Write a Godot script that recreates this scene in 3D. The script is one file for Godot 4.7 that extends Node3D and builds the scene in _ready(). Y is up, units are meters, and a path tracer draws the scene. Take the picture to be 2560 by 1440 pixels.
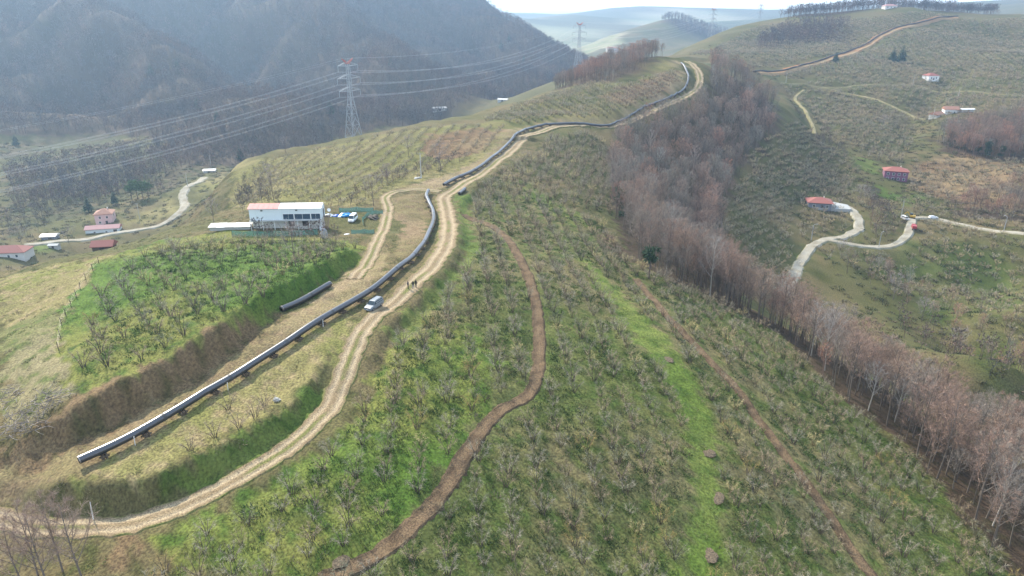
extends Node3D
# A pipeline right of way on a hazel-orchard ridge, seen from the air. Units are metres, y up.
const SPOTS := [[-61.6, 0, -82.6], [-48.3, 2.8, -102], [-29.3, 4.5, -133.7], [-21.1, 4.5, -135.3], [-21.2, 3, -174.7], [-28.8, 0, -238.1], [-25.3, 0, -248.2], [3.9, 3, -340.9], [-63.7, 3, -183.6], [-81.8, -1.5, -238.4], [-61.4, 6, -125], [-68.2, 4.5, -107.4], [-102.2, 2, -161.8], [-108.3, -2, -181.1], [-133.9, -5, -168.9], [-109.7, -2, -134.9], [-85.2, -0.5, -99.8], [-73.1, -2.5, -81.3], [-69.6, -4, -75.5], [-54.2, -3, -72.7], [-63.2, -5, -65.8], [-43.5, -2, -76.4], [-35.8, 0, -81.7], [-28.5, 2.2, -100.4], [-26.8, 4, -120], [-18.2, 2, -188.7], [-37.7, 1, -196], [-25.9, -1.5, -75.7], [-28, -3.5, -64.3], [0, -5.5, -66.3], [0, -1.5, -89.7], [0, 1.8, -126.6], [-3.6, 0, -199.3], [27.6, -10, -70.9], [34.5, -6.5, -97], [37.2, -4, -139.2], [34.4, -6, -202.3], [53.1, -16, -77], [60.6, -14, -108], [78.6, -20, -98.5], [78.5, -22, -86.9], [73.1, -17.5, -125.4], [65.7, -15, -152.6], [59.5, -13.5, -162.4], [55.3, -13, -169], [38, -8, -225.9], [26.6, -2.5, -267.1], [-86.2, 4.5, -141.8], [-46.3, 4.5, -157.7], [-85.8, 2.5, -169.6], [-46.8, -2, -286.7], [-96, -6, -282.1], [-22.1, 0, -293.3], [164.9, -40, -361.9], [173.3, -44, -338.4], [119, -48, -273.6], [196.6, -45, -328.2], [246.4, -40, -318.8], [149.7, -53, -228.3], [164.1, -56, -204.1], [149.5, -57, -170.7], [202.3, -47, -251.7], [193.6, -49, -278.5], [160.8, -48, -301.3], [153, -36, -381], [238.8, -42, -349.6], [-224.7, -55, -366.7], [-243.5, -52, -318.2], [-198.6, -51, -401.7], [-209, -48, -450.1], [-239.5, -54, -349.4], [-301.5, -58, -391.9], [-292.1, -61, -480.2], [25.3, 2.8, -370.6], [52.2, 2.5, -382.4], [74.4, 5.6, -411.7], [102.4, 11.8, -446.5], [117, 17.5, -470.4], [120.4, 25.8, -514.8], [105.1, 28, -531.8], [51.1, 8.4, -540.1], [-22.2, -9.5, -489.7], [54.6, -2.3, -366.4], [0, 5, -368.3], [-60.2, -0.9, -376.7], [-87.7, -5.9, -372.5], [-110.9, -8.9, -362.6], [-137.6, -13.2, -348], [-136, -20.1, -310.6], [144.3, 16.2, -500.1], [163, -0.5, -482.5], [169.1, -14.8, -455.2], [237.6, -38, -424.2], [256, -21.1, -549.7], [284, -5.9, -653], [393.4, -1.8, -676.2], [343.4, -19, -556], [362.5, -21.5, -495.6], [517.9, 11.1, -735.4], [405.1, 5.1, -765.3], [236.7, 2.4, -677.9], [365, 14.5, -812.3], [590.3, 50, -988.5], [560.5, 57.1, -1088.5], [228.9, 14, -952.3], [313, 31.8, -1013.5], [423.5, 51.8, -1064.8], [689.8, 52.7, -1097.5], [732.5, 50.3, -1064.1], [249.7, -14.1, -617.3], [299.7, -33.4, -399.1], [471.7, 17, -845.7], [353.8, 23.4, -902.2], [574.9, 28, -904], [-414.3, -60.1, -555.5], [-473.5, -49.9, -646], [-404.9, -53.1, -687.8], [-577.1, 5.5, -819.4], [-665.9, 69.5, -974.8], [-577.5, 69.5, -974.8], [-481.5, 41.6, -909.6], [-387.7, 5.5, -819.4], [-275.1, -24.5, -721], [-222, -36.1, -651.5], [-450.9, -9.9, -1050.6], [-591.3, 48, -1181.9], [-302.3, -31.3, -858.5], [-474.5, -13.4, -790.2], [-345.9, -42.2, -692.3], [-330.9, 71.4, -1169.7], [-219.7, 22.3, -1063.6], [-118.3, -16.5, -929.2], [-46.2, -38.7, -823.1], [-202.3, 19.6, -1332.2], [-81.2, -24.1, -1131.1], [-180.1, -19.2, -852.6], [-205.3, -31.3, -761.4], [-321.8, 18.7, -1018.9], [-169.9, 74.7, -1516.3], [-96.4, 41.1, -1491.9], [-39.3, 45.2, -1461.2], [37.6, 14.5, -1384.1], [86.7, -10.6, -1320], [126.3, -29.6, -1204.4], [-18.7, -32.8, -1127.6], [-136.3, 17.6, -1396.1], [40.5, -36.6, -1039.7], [-75.7, -55.7, -783.9], [-11.2, -52.4, -903.9], [-226.9, -54.3, -514.7], [-117.9, -48.7, -689.6], [450.3, 34.2, -2039.3], [228.9, -36.8, -1902.7], [545.4, -24.6, -1961.6], [315.6, -3.1, -2078.2], [238.4, -35.8, -1741.3], [366.2, -25.2, -1864.3], [505.2, 16.9, -2032.3], [655.5, 63.7, -4532.6], [249.7, 11.1, -3864], [1515.6, 4.9, -4940.3], [101.2, -34.3, -2658.9], [46.2, -15.8, -4284.7], [265.3, -27.3, -2877.5], [1165.3, 33.3, -5167.6], [1833.5, 80.4, -2813.2], [1676.3, 64.9, -2699.1], [137.6, -49.6, -1789.6], [74, -16, -832.3], [303.5, 16.5, -1115.2], [482.3, 19.9, -1440.2], [0, -18, 120], [-250, -20, 120], [300, -40, 100], [-150, -15, -40], [150, -24, -45], [0, -10, -20], [-400, -52, -100], [500, -58, -100], [330, -56, -200], [-600, -58, -300], [700, 0, -500], [900, 30, -800], [700, -30, -300], [1200, 80, -1100], [-900, 20, -700], [-1100, 150, -1000], [-700, 190, -1300], [-300, 150, -1500], [-100, 110, -1700], [-1500, 260, -1600], [-1600, 160, -600], [-60, -60, -760], [-180, -59, -620], [-330, -60, -520], [60, -58, -880], [130, -65, -1050], [0, -68, -1900], [300, -52, -2300], [700, -50, -2400], [560, -45, -2350], [200, -52, -1250], [420, -40, -1250], [-3000, 210, -2000], [-3000, 160, -5000], [-1500, 140, -5500], [0, 30, -6500], [2500, 60, -6000], [4000, 90, -3000], [3500, 60, 0], [2000, 120, -2200], [1200, 20, -1700], [700, -10, -1400], [-2500, 60, 300], [-3500, 140, -500], [155, -38, -190], [190, -48, -230], [125, -51, -235], [205, -52, -165], [165, -40, -130], [195, -52, -280], [90, -40, -228], [-150, -32, -268], [-172, -49, -320], [-180, -52, -352], [-120, -22, -290], [130, -58, -1450], [0, 0, -1550], [220, -65, -1520], [60, 0, -1480], [250, -52, -150], [170, -36, -80]]
const ROADS := {
	"main": [[-73.4, -76.2], [-69.4, -75.3], [-59.7, -73.1], [-50.2, -73.3], [-43.4, -76.3], [-37.1, -80.4], [-32.1, -86.9], [-29.2, -95], [-28.5, -105], [-27.9, -116.1], [-26, -124.3], [-21.9, -135], [-18.4, -149], [-17, -167.3], [-18, -189.1], [-21.3, -216.4], [-23.1, -232.2], [-18.7, -244.4], [-12.3, -263.3], [-1.8, -303.3], [5.7, -331.6], [20.5, -358.8], [35.9, -370.5], [51.8, -379.2], [64.3, -390.5], [81.3, -410.5], [103.1, -437], [118.4, -459.1], [124.9, -478.7], [126, -505.4], [124.6, -519.1]],
	"side": [[-35.1, -143.5], [-34.8, -160.1], [-35.5, -174.9], [-37, -195.7], [-39.8, -215.8], [-42.8, -227.9], [-41.3, -236.8], [-34.2, -241.8], [-25.4, -239.1]],
	"leftvalley": [[-251, -338.2], [-241.1, -345.3], [-224.6, -360.3], [-212.2, -370.2], [-198.4, -374.6], [-192.2, -384.5], [-196.1, -403.3], [-207, -425], [-211, -442.1], [-210.2, -457.1], [-217, -481.2]],
	"rightvalley": [[109.9, -258.2], [117.2, -270.9], [129.1, -291.6], [141.4, -309.5], [153.4, -320], [164.2, -326.7], [176.6, -336.7]],
	"yardroad": [[176.6, -336.7], [181.9, -352.2], [182.8, -364.9], [179, -369]],
	"branch": [[150.8, -318.4], [161.1, -314.8], [174.4, -314.2], [186, -318.4], [196.3, -328.3], [205.8, -342.8], [211.9, -351.7], [224, -352.8], [235.4, -334.3], [245.2, -316.9], [254.6, -308.7]],
	"hillpath": [[235.3, -655.4], [263.4, -656.8], [283.7, -652.1], [336.5, -656.1], [367.3, -659.4], [395.9, -632.9], [411.1, -612.1], [436.6, -589.9]],
	"hillpath2": [[283, -650.1], [305.9, -627.1], [324.4, -586.5], [330.7, -561.2]],
	"hillpath3": [[263.2, -645.4], [249.3, -626.3], [236.6, -574.5], [221.1, -515.8], [213.8, -493.4]],
	"farcut": [[228, -674.3], [260.7, -692.9], [300.7, -727], [342.7, -769.5], [397.6, -834.9], [426.8, -869], [469.8, -910.9], [515.1, -943.2], [545, -962], [588.1, -984.4]],
	"earth": [[-23.1, -63.9], [-20.5, -65.3], [-16.1, -68.1], [-11.7, -74.1], [-8.5, -80.6], [-6, -88], [-1.9, -96.4], [2.7, -100.8], [4.6, -108.2], [5.3, -122.7], [5.1, -135.1], [3.7, -150.6], [1, -168.5], [-2.2, -183.9], [-7.7, -197.7], [-15, -209.2]],
	"earth2": [[31.2, -162.2], [35.1, -138.1], [38.7, -124.2], [42.6, -114.8], [45, -103.2], [47.3, -93.8], [49.6, -85.8], [51, -79.1], [52.3, -75.4]]}
const STEPS := {
	"cutbank": [[-77.8, -84.8], [-72.8, -86.7], [-66, -91.3], [-60.8, -96.3], [-56.1, -103.4], [-51.7, -113.4], [-47.4, -128], [-42.9, -141.3], [-38.7, -158.2], [-36.8, -170.4]],
	"mound": [[-73, -77.5], [-68.6, -76.9], [-55.3, -75], [-47.5, -78.1], [-39.5, -84.2], [-33.4, -91.9], [-31.1, -97.5], [-30, -107.3], [-29.6, -115.3]],
	"outer": [[-40.2, -73.5], [-32.8, -81.1], [-26.3, -90.4], [-25.2, -100.6], [-24.3, -110.3], [-21, -122.3], [-17, -135.6], [-13.5, -157.4], [-13.1, -180.3], [-15.8, -211.6], [-12.6, -237.2], [0, -282.1]]}
const GULLIES := {
	"m1": [[-631.5, -1243.1], [-467.1, -1065.4], [-345.9, -916.9], [-264.9, -812.8], [-206.4, -711.1]],
	"m2": [[-303.5, -1351.2], [-199.4, -1225.6], [-96.2, -1090.3], [-26.9, -961.9]],
	"m3": [[-697.1, -963.1], [-559.3, -859.7], [-453.4, -761.4], [-390.9, -700.9]],
	"m4": [[-449.5, -1162.7], [-332.9, -1014.8], [-230.3, -859.4], [-173.4, -766.8]],
	"m5": [[-138.4, -1423.2], [-57.8, -1321.3], [12.7, -1148.5]],
	"v1": [[190.9, -308.8], [168.3, -254.6], [164.6, -222.9], [152.9, -179.4]],
	"v2": [[255.1, -599.5], [219.2, -490.5], [217, -441.7]],
	"v3": [[492.8, -787.3], [356.6, -604.5], [291.1, -519.8], [242.1, -453.7]],
	"v4": [[237.5, -304.5], [210.6, -282.7], [176.8, -245.2]]}
const PIPES := {
	"p1": [[-61.1, -81.5], [-56.3, -86.6], [-52, -92.6], [-47.5, -100], [-42.2, -108.3], [-36.3, -118.7], [-29.3, -133.6], [-25.3, -146.5], [-23, -159.8], [-22.3, -177.7], [-23.1, -196.4], [-24.9, -210.3], [-27.4, -221.7], [-29.1, -229.9], [-29.1, -235.7]],
	"p2": [[-24.5, -245.1], [-20.9, -254.3], [-16.2, -263.8], [-12, -275.4], [-6.9, -296.3], [-0.9, -322.4], [3.9, -339.8], [10.1, -355.4], [20.8, -364.6], [36, -371.8], [50.6, -378.3], [58.4, -387.8], [74, -409.2], [88.9, -427.3], [101.6, -442.2], [109.7, -455.2], [115.2, -470.5], [116.8, -487], [116.6, -500.1]],
	"p3": [[223.8, -672.9], [260.2, -691.4], [322.2, -750.2], [401, -842.5], [471.3, -914.1], [522.7, -948.3], [593.1, -988.7]],
	"la": [[-46, -126.6], [-39.7, -140]],
	"lb": [[-18.1, -233], [-16.6, -239.1]]}
const ZONES := [
	["pale", [94.5, -2677.5], [231.5, -3056], [388.8, -2864.3], [289.2, -1892.6], [199, -1814.8], [156.2, -2380.8]],
	["pale", [616.1, -4098.4], [932.3, -4138.7], [1074.9, -3505.1], [917.5, -3145.3], [579.7, -3356.8]],
	["soil", [-52.1, -70.6], [-48.7, -71.8], [-47.2, -70.2], [-46.8, -65], [-49.3, -65.1]],
	["slope", [-43.7, -56.8], [-42.8, -67.1], [-36, -73.9], [-29.2, -80.4], [-24.6, -87.8], [-23.3, -100.7], [-21.5, -110.5], [-17.4, -124.4], [-11.6, -143.7], [-8.4, -173], [-11.2, -207.2], [-2.8, -237.5], [16, -223.4], [28.3, -213.8], [32.2, -181.1], [44.9, -171.5], [59.1, -161.2], [66.8, -152.7], [68.1, -124.5], [75.6, -112.2], [76.2, -95.8], [78, -82.3], [75.8, -71]],
	["scrub", [-477.7, -652.3], [-403, -684.4], [-279.7, -560.7], [-228.7, -515.4], [-216.7, -436.9], [-251.3, -447], [-257.7, -420.1], [-267.8, -384], [-269.8, -347.5]],
	["field", [-128.5, -308.6], [-127.7, -320.9], [-126.3, -331.4], [-100.5, -334.7], [-78.9, -343.3], [-55.5, -359.6], [-2.1, -364.3], [5.9, -345.9], [-5.3, -305.2], [-16.3, -280.5], [-29.5, -265.1], [-40.3, -244.4], [-44.4, -234.8], [-48.1, -215.1], [-59.5, -217.3], [-79.4, -230.9], [-89.6, -220.7], [-124.3, -296]],
	["russet", [-42.3, -335.8], [-15.8, -346.9], [-4, -351.6], [-7.5, -327], [-17.3, -299.1], [-27.4, -294.8], [-38.7, -303.9]],
	["knoll", [3.9, -340.9], [25.6, -375.5], [48.3, -386.8], [90.3, -435.5], [109.4, -469.3], [106, -507.1], [69.7, -446.1], [41.5, -464.9], [4.7, -419.6], [-17, -374.8]],
	["orchard", [-79.6, -108.2], [-93.3, -133.5], [-102.7, -162.5], [-101.1, -189.4], [-75.8, -184.5], [-49.4, -177.4], [-37.5, -168.7], [-36.8, -158.3], [-41.8, -140.2], [-46.5, -124.8], [-52.4, -113.3], [-62, -98.8], [-69.5, -96.6]],
	["dry", [-133, -167.7], [-118.7, -170.9], [-101.9, -167.3], [-101.4, -158.5], [-93.7, -137.3], [-92.9, -129.9], [-101.4, -130.9], [-104.5, -127.5]],
	["rough", [-104.5, -127.5], [-101.4, -130.9], [-93.1, -131.7], [-79.6, -108.2], [-69.5, -96.6], [-71.6, -91], [-79.5, -91.2]],
	["soil", [-79.3, -88], [-72, -89.5], [-68.9, -95.6], [-62.2, -99.3], [-57.3, -106.3], [-52.7, -114.4], [-46.3, -124.4], [-43, -132], [-45.7, -124.9], [-48.7, -111.1], [-54.4, -99.1], [-58.8, -92.1], [-63.2, -85.1], [-70.4, -82.8], [-75.6, -82.4]],
	["bench", [-75.9, -82.8], [-68.6, -83.8], [-60.3, -91.2], [-50.4, -107.9], [-44.7, -121.6], [-39, -139.3], [-36.1, -155], [-36.9, -173.9], [-33.8, -174], [-30.6, -158.7], [-28.1, -141.5], [-31.3, -131.4], [-37.9, -116.1], [-47.4, -99.7], [-55.3, -87.1], [-59.8, -80.1], [-64.1, -78.1], [-72.9, -78.2]],
	["dry", [-59.8, -80.1], [-55.3, -87.1], [-47.4, -99.7], [-37.9, -116.1], [-31.5, -124.7], [-29.7, -112.5], [-32.6, -103.6], [-35.5, -94.8], [-40.9, -88.2], [-47.2, -81.5], [-54.1, -78.2], [-61.4, -77.2]],
	["lush", [-49.4, -77.6], [-41.9, -84.3], [-34.9, -92.8], [-31.8, -100.2], [-29.7, -97.1], [-31.7, -90.1], [-37.6, -81.9], [-43.8, -77.2]],
	["dirt", [-45, -120], [-39, -139.3], [-36.1, -155], [-36.4, -173.9], [-33.6, -174], [-30.6, -158.7], [-28.5, -141.4], [-32.5, -129.3], [-37.8, -118.4], [-43, -115.7]],
	["bench", [-38.4, -203.3], [-39.8, -232.1], [-30.8, -236.9], [-26.9, -205.9], [-23.3, -174.5], [-25.3, -159.1], [-28.1, -155.5], [-29.6, -174.2], [-31.7, -195.4]],
	["dirt", [-39.8, -241.2], [-27.9, -264.7], [-13.5, -291.1], [-2, -343.4], [6.1, -356.4], [10, -352.1], [1.8, -321.3], [-6.7, -290.1], [-14.1, -268.7], [-21.9, -248.4], [-29.7, -239.3]],
	["dirt", [10, -352.1], [25.1, -367.5], [52, -380.8], [85.4, -421], [107.9, -455.4], [116.7, -481.2], [119.1, -515.3], [110.8, -489.7], [105.3, -461.9], [87.7, -434.4], [58.2, -395], [30.1, -377.8], [10.3, -363.6]],
	["russet", [69.3, -443.8], [107.4, -486.1], [108.7, -466.1], [87.7, -434.4], [65, -411.6], [51.7, -418.6]],
	["lush", [-19.6, -237.6], [-11.8, -161.1], [-15.9, -142.7], [-21.7, -122.2], [-23.5, -114.4], [-19.9, -114.8], [-13.8, -138.5], [-7.9, -162], [-11.8, -196.4], [-15.1, -231.9]],
	["orchard", [-45.7, -71.4], [-38.7, -75.3], [-31.4, -80.3], [-27.3, -86.8], [-24.4, -96.3], [-22.9, -110.4], [-19.9, -114.8], [-10.3, -124.1], [-2.2, -110.8], [-5.1, -93.5], [-11.3, -80.3], [-16.3, -69.3], [-22.2, -64.4], [-41.8, -64.8]],
	["strip", [18, -173.4], [23.5, -158.2], [27.9, -137.7], [33.2, -125.6], [34.3, -113.1], [34.2, -97], [31.7, -84.3], [26.7, -70.4], [21.9, -69.5], [26.9, -83.1], [28.9, -95.5], [29.4, -108.2], [26.8, -117.8], [23.2, -130.1], [19.7, -150.3]],
	["lush", [1.5, -260.5], [18.8, -225.1], [28.3, -213.8], [17, -201.3], [6.8, -229.3]],
	["litter", [28, -206.7], [32.9, -200.8], [32.9, -185.5], [28.3, -177.4], [25.4, -190.2]],
	["lush", [228.8, -460.1], [239, -446.8], [227.1, -426.4], [215.7, -435.6]],
	["lush", [217.5, -405.7], [234.2, -391.9], [219, -371.3], [210, -384.9]],
	["green", [134.6, -188.3], [146.2, -185.8], [153.2, -180.2], [150.7, -173.8], [142.3, -179.2]],
	["lush", [190.9, -308.8], [210, -299.5], [199.9, -262.1], [182.5, -239.9], [175.8, -268.5]],
	["green", [129.8, -298.6], [154.9, -300.5], [173.1, -278.9], [167, -227.3], [155.5, -185.7], [233.6, -298.2], [200.2, -323.7], [192.7, -320.2], [169, -306.7], [147, -309]],
	["russet", [266.1, -454], [300.6, -464.6], [319.1, -428.8], [271.2, -355.7], [252.2, -379.6], [237, -406.3]],
	["lush", [-240.9, -323], [-249.2, -338.6], [-237.5, -342.7], [-231.5, -329.5]],
	["field", [-226.8, -381.1], [-211.8, -420.2], [-195.2, -399.5], [-194.3, -386.5], [-211.3, -377.5]],
	["field", [-213.1, -453.2], [-198.2, -470.3], [-123.6, -332.5], [-101.5, -338.4], [-123.7, -308.8], [-189.4, -422.1]]]
const VEG := {
	"slope": [[-43.7, -56.8], [-42.8, -67.1], [-36, -73.9], [-29.2, -80.4], [-24.6, -87.8], [-23.3, -100.7], [-21.5, -110.5], [-17.4, -124.4], [-11.6, -143.7], [-8.4, -173], [-11.2, -207.2], [-2.8, -237.5], [16, -223.4], [28.3, -213.8], [32.2, -181.1], [44.9, -171.5], [59.1, -161.2], [66.8, -152.7], [68.1, -124.5], [75.6, -112.2], [76.2, -95.8], [78, -82.3], [75.8, -71]],
	"slopetop": [[-11.2, -207.2], [-14, -237.3], [1.6, -282.3], [17.4, -336.4], [41.1, -359.1], [50.2, -340.2], [39.8, -275.5], [34.6, -231], [16, -223.4], [-2.8, -237.5]],
	"terrace": [[-72.8, -102], [-83, -122.7], [-89.8, -148.3], [-89.4, -170.7], [-73.1, -177.7], [-50.3, -172.7], [-38.5, -166.2], [-39.9, -154.7], [-44.3, -139.8], [-48.2, -127.9], [-53.6, -116.7], [-63.2, -101.3]],
	"field": [[-126.3, -304.8], [-126.4, -319.9], [-122.7, -329.9], [-100.5, -334.7], [-78.9, -343.3], [-55, -356.1], [-4.1, -362], [-1.9, -335.4], [-14, -302], [-24.7, -283.3], [-34.3, -266.2], [-41.9, -255.1], [-46.3, -237.8], [-49.2, -217.7], [-60.2, -220.1], [-80.6, -234.5], [-93.6, -231.1]],
	"knoll": [[-17, -374.8], [4.7, -413.9], [41.5, -464.9], [69.1, -442.3], [107, -484.1], [108.1, -463.1], [87.2, -431.7], [53.3, -391.7], [25.8, -379], [4.1, -362.8]],
	"righthill": [[242.1, -647.9], [311.9, -685.6], [402.7, -713], [493.3, -697.5], [436.6, -589.9], [362.7, -495.8], [326.9, -510.7], [319.7, -552], [249, -440.6], [233.6, -464.8], [218.4, -490], [242.2, -597.4]],
	"righthill2": [[241, -673.4], [334.9, -750.7], [462.8, -885.1], [579.9, -969.2], [670.7, -972], [504.4, -691.6], [402.7, -713], [311.9, -685.6]],
	"righthill3": [[184, -761.7], [253.9, -895.8], [331.5, -987.7], [405.7, -976.3], [587.3, -992.8], [473.5, -919], [349.6, -786.1], [237, -691.2], [219.4, -710.5]],
	"rightvalley": [[138.5, -396.2], [161.4, -406.3], [200.5, -430], [206.9, -403.8], [186.2, -344.2], [221.8, -385.5], [266.1, -454], [324.2, -436.6], [254, -308], [188.3, -212.7], [174.6, -225.7], [171, -253.8], [153.2, -284.3], [134, -299.9], [142.7, -334.3], [128.6, -335.8]],
	"spurside2": [[118, -362], [142, -400], [150, -372], [135, -320], [118, -270], [100, -255], [88, -262], [100, -310]],
	"spurside": [[135, -401.3], [199.4, -494.6], [214.9, -481.2], [221.7, -437.3], [187.6, -381.2], [165.9, -391], [143.6, -374.1]]}
const WOODS := {
	"belt": [[32.6, -182.2], [37.7, -178.8], [45.8, -175.5], [54.9, -171.5], [59.6, -162.8], [66.8, -154.7], [67.6, -137.7], [69.3, -125.7], [74.5, -119.5], [76.3, -113], [76.7, -96.3], [78.5, -87.3], [80.3, -82.8], [79.6, -75.8], [115.6, -89.8], [116.3, -96.8], [114.5, -101.3], [112.7, -110.3], [112.3, -127], [110.5, -133.5], [105.3, -139.7], [103.6, -151.7], [102.8, -168.7], [95.6, -176.8], [90.9, -185.5], [81.8, -189.5], [73.7, -192.8], [68.6, -196.2]],
	"spur": [[33, -184], [34.5, -207], [36, -243], [42, -292], [50, -337], [56, -365], [75, -390], [99, -418], [124, -447], [133, -480], [140, -520], [175, -560], [190, -505], [172, -455], [140, -405], [116, -360], [98, -310], [84, -260], [78, -215], [70, -192], [45, -172]],
	"hillwood": [[30, -505], [45, -470], [64, -460], [90, -492], [112, -535], [100, -575], [60, -590], [35, -560]],
	"farwood": [[275.3, -825.5], [338.3, -873.6], [398.1, -903.4], [428.2, -941.7], [403.6, -970.8], [348.5, -945], [301, -891.4]],
	"skyline": [[395, -1035], [560, -1050], [700, -1085], [740, -1130], [560, -1100], [390, -1085]],
	"rightwood": [[304.1, -500.4], [341.3, -511], [382.3, -526.1], [391.7, -497.7], [328.6, -407.8], [321.6, -432.7], [297.7, -446.3], [290.5, -465.4]],
	"roadwood": [[233.6, -362.3], [259.5, -384.6], [293.5, -389.6], [284.7, -351.4], [262.6, -331.4], [248.1, -345.1]],
	"ravine": [[146, -284.1], [156.3, -272.4], [161.1, -235.2], [155, -184.6], [190.5, -212.1], [187.7, -229.6], [180.1, -250.9], [179.9, -284.8], [166.3, -293.3]],
	"leftvalley": [[-345, -470], [-290, -452], [-252, -470], [-252, -525], [-216, -548], [-150, -650], [-204, -618], [-290, -610], [-350, -580], [-400, -540]],
	"houserow": [[-330, -462], [-330, -440], [-265, -432], [-250, -448], [-290, -455]],
	"valleytrees": [[149.7, -258.5], [181.8, -219.2], [163.4, -178.7], [152.3, -177.8], [141.7, -183.3], [133.2, -194.8]],
	"leftroadside": [[-270.3, -399.3], [-277.6, -450.1], [-251.3, -447], [-218.9, -430.2], [-222.3, -449.1], [-277.1, -496.2], [-307.8, -482.7], [-335.6, -463.8], [-319.9, -417.6], [-269.8, -347.5], [-258.1, -355.4]],
	"fieldedge": [[-126.1, -310.1], [-117.8, -314.6], [-107.9, -320.1], [-103, -303.4], [-92.4, -243.3], [-93.6, -231.1]],
	"roadhedge": [[-46.1, -244.3], [-37.5, -266.9], [-27.4, -276.5], [-16.9, -291.9], [-22.1, -293.3], [-37.6, -280.1], [-48.7, -259.2], [-52.1, -231.5], [-52.3, -220.2], [-48.2, -225.9]],
	"gully": [[225.8, -531.3], [226.5, -495.4], [221.3, -448.8], [212.4, -440.1], [205.7, -464.5], [205.7, -487.5]],
	"hedge": [[136.9, -408.2], [163, -411.4], [182.4, -396.8], [186.1, -377.7], [181.8, -370.4], [176.8, -388.7], [158, -403.7], [133.7, -401.1]],
	"houseshrubs": [[-69.2, -172.9], [-61.7, -175.6], [-52.2, -176.1], [-41.6, -171.3], [-51, -167.6], [-65.1, -167.1]],
	"yardshrubs": [[206.9, -403.8], [210.9, -391.7], [196.6, -344.3], [189, -324.5], [179.2, -324.7], [185.9, -352.7]],
	"fieldfoot": [[-96.7, -235.3], [-79.4, -230.9], [-59.5, -217.3], [-48.9, -216.1], [-49, -204.6], [-58, -206.4], [-75.6, -218.8], [-84.9, -208.5]],
	"farhill": [[440, -1950], [540, -1960], [600, -2040], [550, -2150], [430, -2130], [415, -2040]],
	"mountain": [[-640, -590], [-478, -652], [-403, -684], [-290, -600], [-204, -609], [-118, -691], [-60, -800], [10, -900], [85, -1080], [120, -1180], [140, -1330], [60, -1560], [-200, -1850], [-1400, -1850], [-1450, -500]]}
const PLACES := {
	"suv": [[-27.5, -126.5]],
	"people": [[-21.9, -135.2], [-20.8, -135.1], [-20.3, -135.7]],
	"boulder": [[-37.5, -95.5]],
	"stake": [[-56.2, -74.4]],
	"pinkhouse": [[-234, -384.3]],
	"longshed": [[-228.3, -372]],
	"whiteshed": [[-247.9, -354.5]],
	"redroofs": [[-243.6, -315.5]],
	"barn": [[-117.4, -189]],
	"smallhut": [[-233.8, -335.6]],
	"redhouse": [[166.4, -365]],
	"yard": [[175.9, -364.4]],
	"purple": [[237.9, -424.8]],
	"whitehouse": [[398.5, -685.8]],
	"farmA": [[337.6, -561.2]],
	"farmB": [[346.6, -562.9]],
	"ridgehouse": [[518.4, -1025.6]],
	"roofs": [[-225.9, -512.2], [-9.8, -789.3]],
	"whitecar": [[222.6, -352.9]],
	"whitevan": [[206.2, -348.5]],
	"redtruck": [[202.4, -334.4]],
	"digger": [[210.3, -351.1]],
	"poles": [[-35.1, -263.9], [-211, -442.1], [-235.2, -537], [-217, -389.2], [251.6, -660], [369.8, -662.2], [332.9, -557.7], [378.1, -604.3]],
	"lamps": [[144, -317.3], [175, -313.4], [206, -353.8], [240.8, -324.6]],
	"conifers": [[-448, -627.9], [-221.5, -562.9], [62.4, -371.8], [400.1, -763.9], [411.9, -768.9], [331.1, -743.6], [-250.7, -425], [-261, -413.4]],
	"pines": [[-244.1, -433.3], [-240.2, -433.3], [-234.6, -429.1], [-231.5, -430.2]],
	"fieldtrees": [[-28.8, -277], [-45.1, -301.9], [-45.1, -245.7], [-44.8, -218], [-108.3, -332], [-91.7, -204.7], [-82.1, -232.6], [-48.4, -145.7]],
	"rightrees": [[161.1, -284.3], [162.5, -249.5], [163.6, -227.5], [150, -297.8], [280.4, -531.6], [196.2, -379.7], [194.9, -369.7], [158.2, -264.4]],
	"ivytrees": [[37.3, -232.6], [35.2, -165.9], [307.4, -447.6], [302.8, -463.9], [298.7, -473.1], [312.1, -441], [304.6, -453.5]],
	"corner": [[-58.2, -65.5], [-55.1, -65.6], [-52.5, -65], [-59, -64], [-55.6, -63.5]],
	"midbush": [[-40.7, -87.8], [-44.6, -93.7], [-39, -90], [-43.8, -86.3], [-39.3, -94.7], [-46.3, -83.6], [-18.9, -95.8]],
	"brush": [[-76.7, -93], [-74, -94], [-76.6, -89.7], [-72.8, -95.5], [-83.4, -99.2], [-72.8, -89.3]],
	"fence": [[-100.4, -158.1], [-98.7, -152.6], [-97, -146.7], [-95.3, -141.4], [-93.4, -136.7], [-91.6, -131.8], [-89.7, -126.9], [-88.1, -122.8], [-85.4, -117.8], [-82.6, -112.6]],
	"soilpits": [[29.8, -118.8], [31.5, -93.6], [30.7, -84.4], [26.9, -73.9], [-21.3, -67]],
	"leftbig": [[-255.7, -342.8], [-232.9, -345.8]]}


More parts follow.
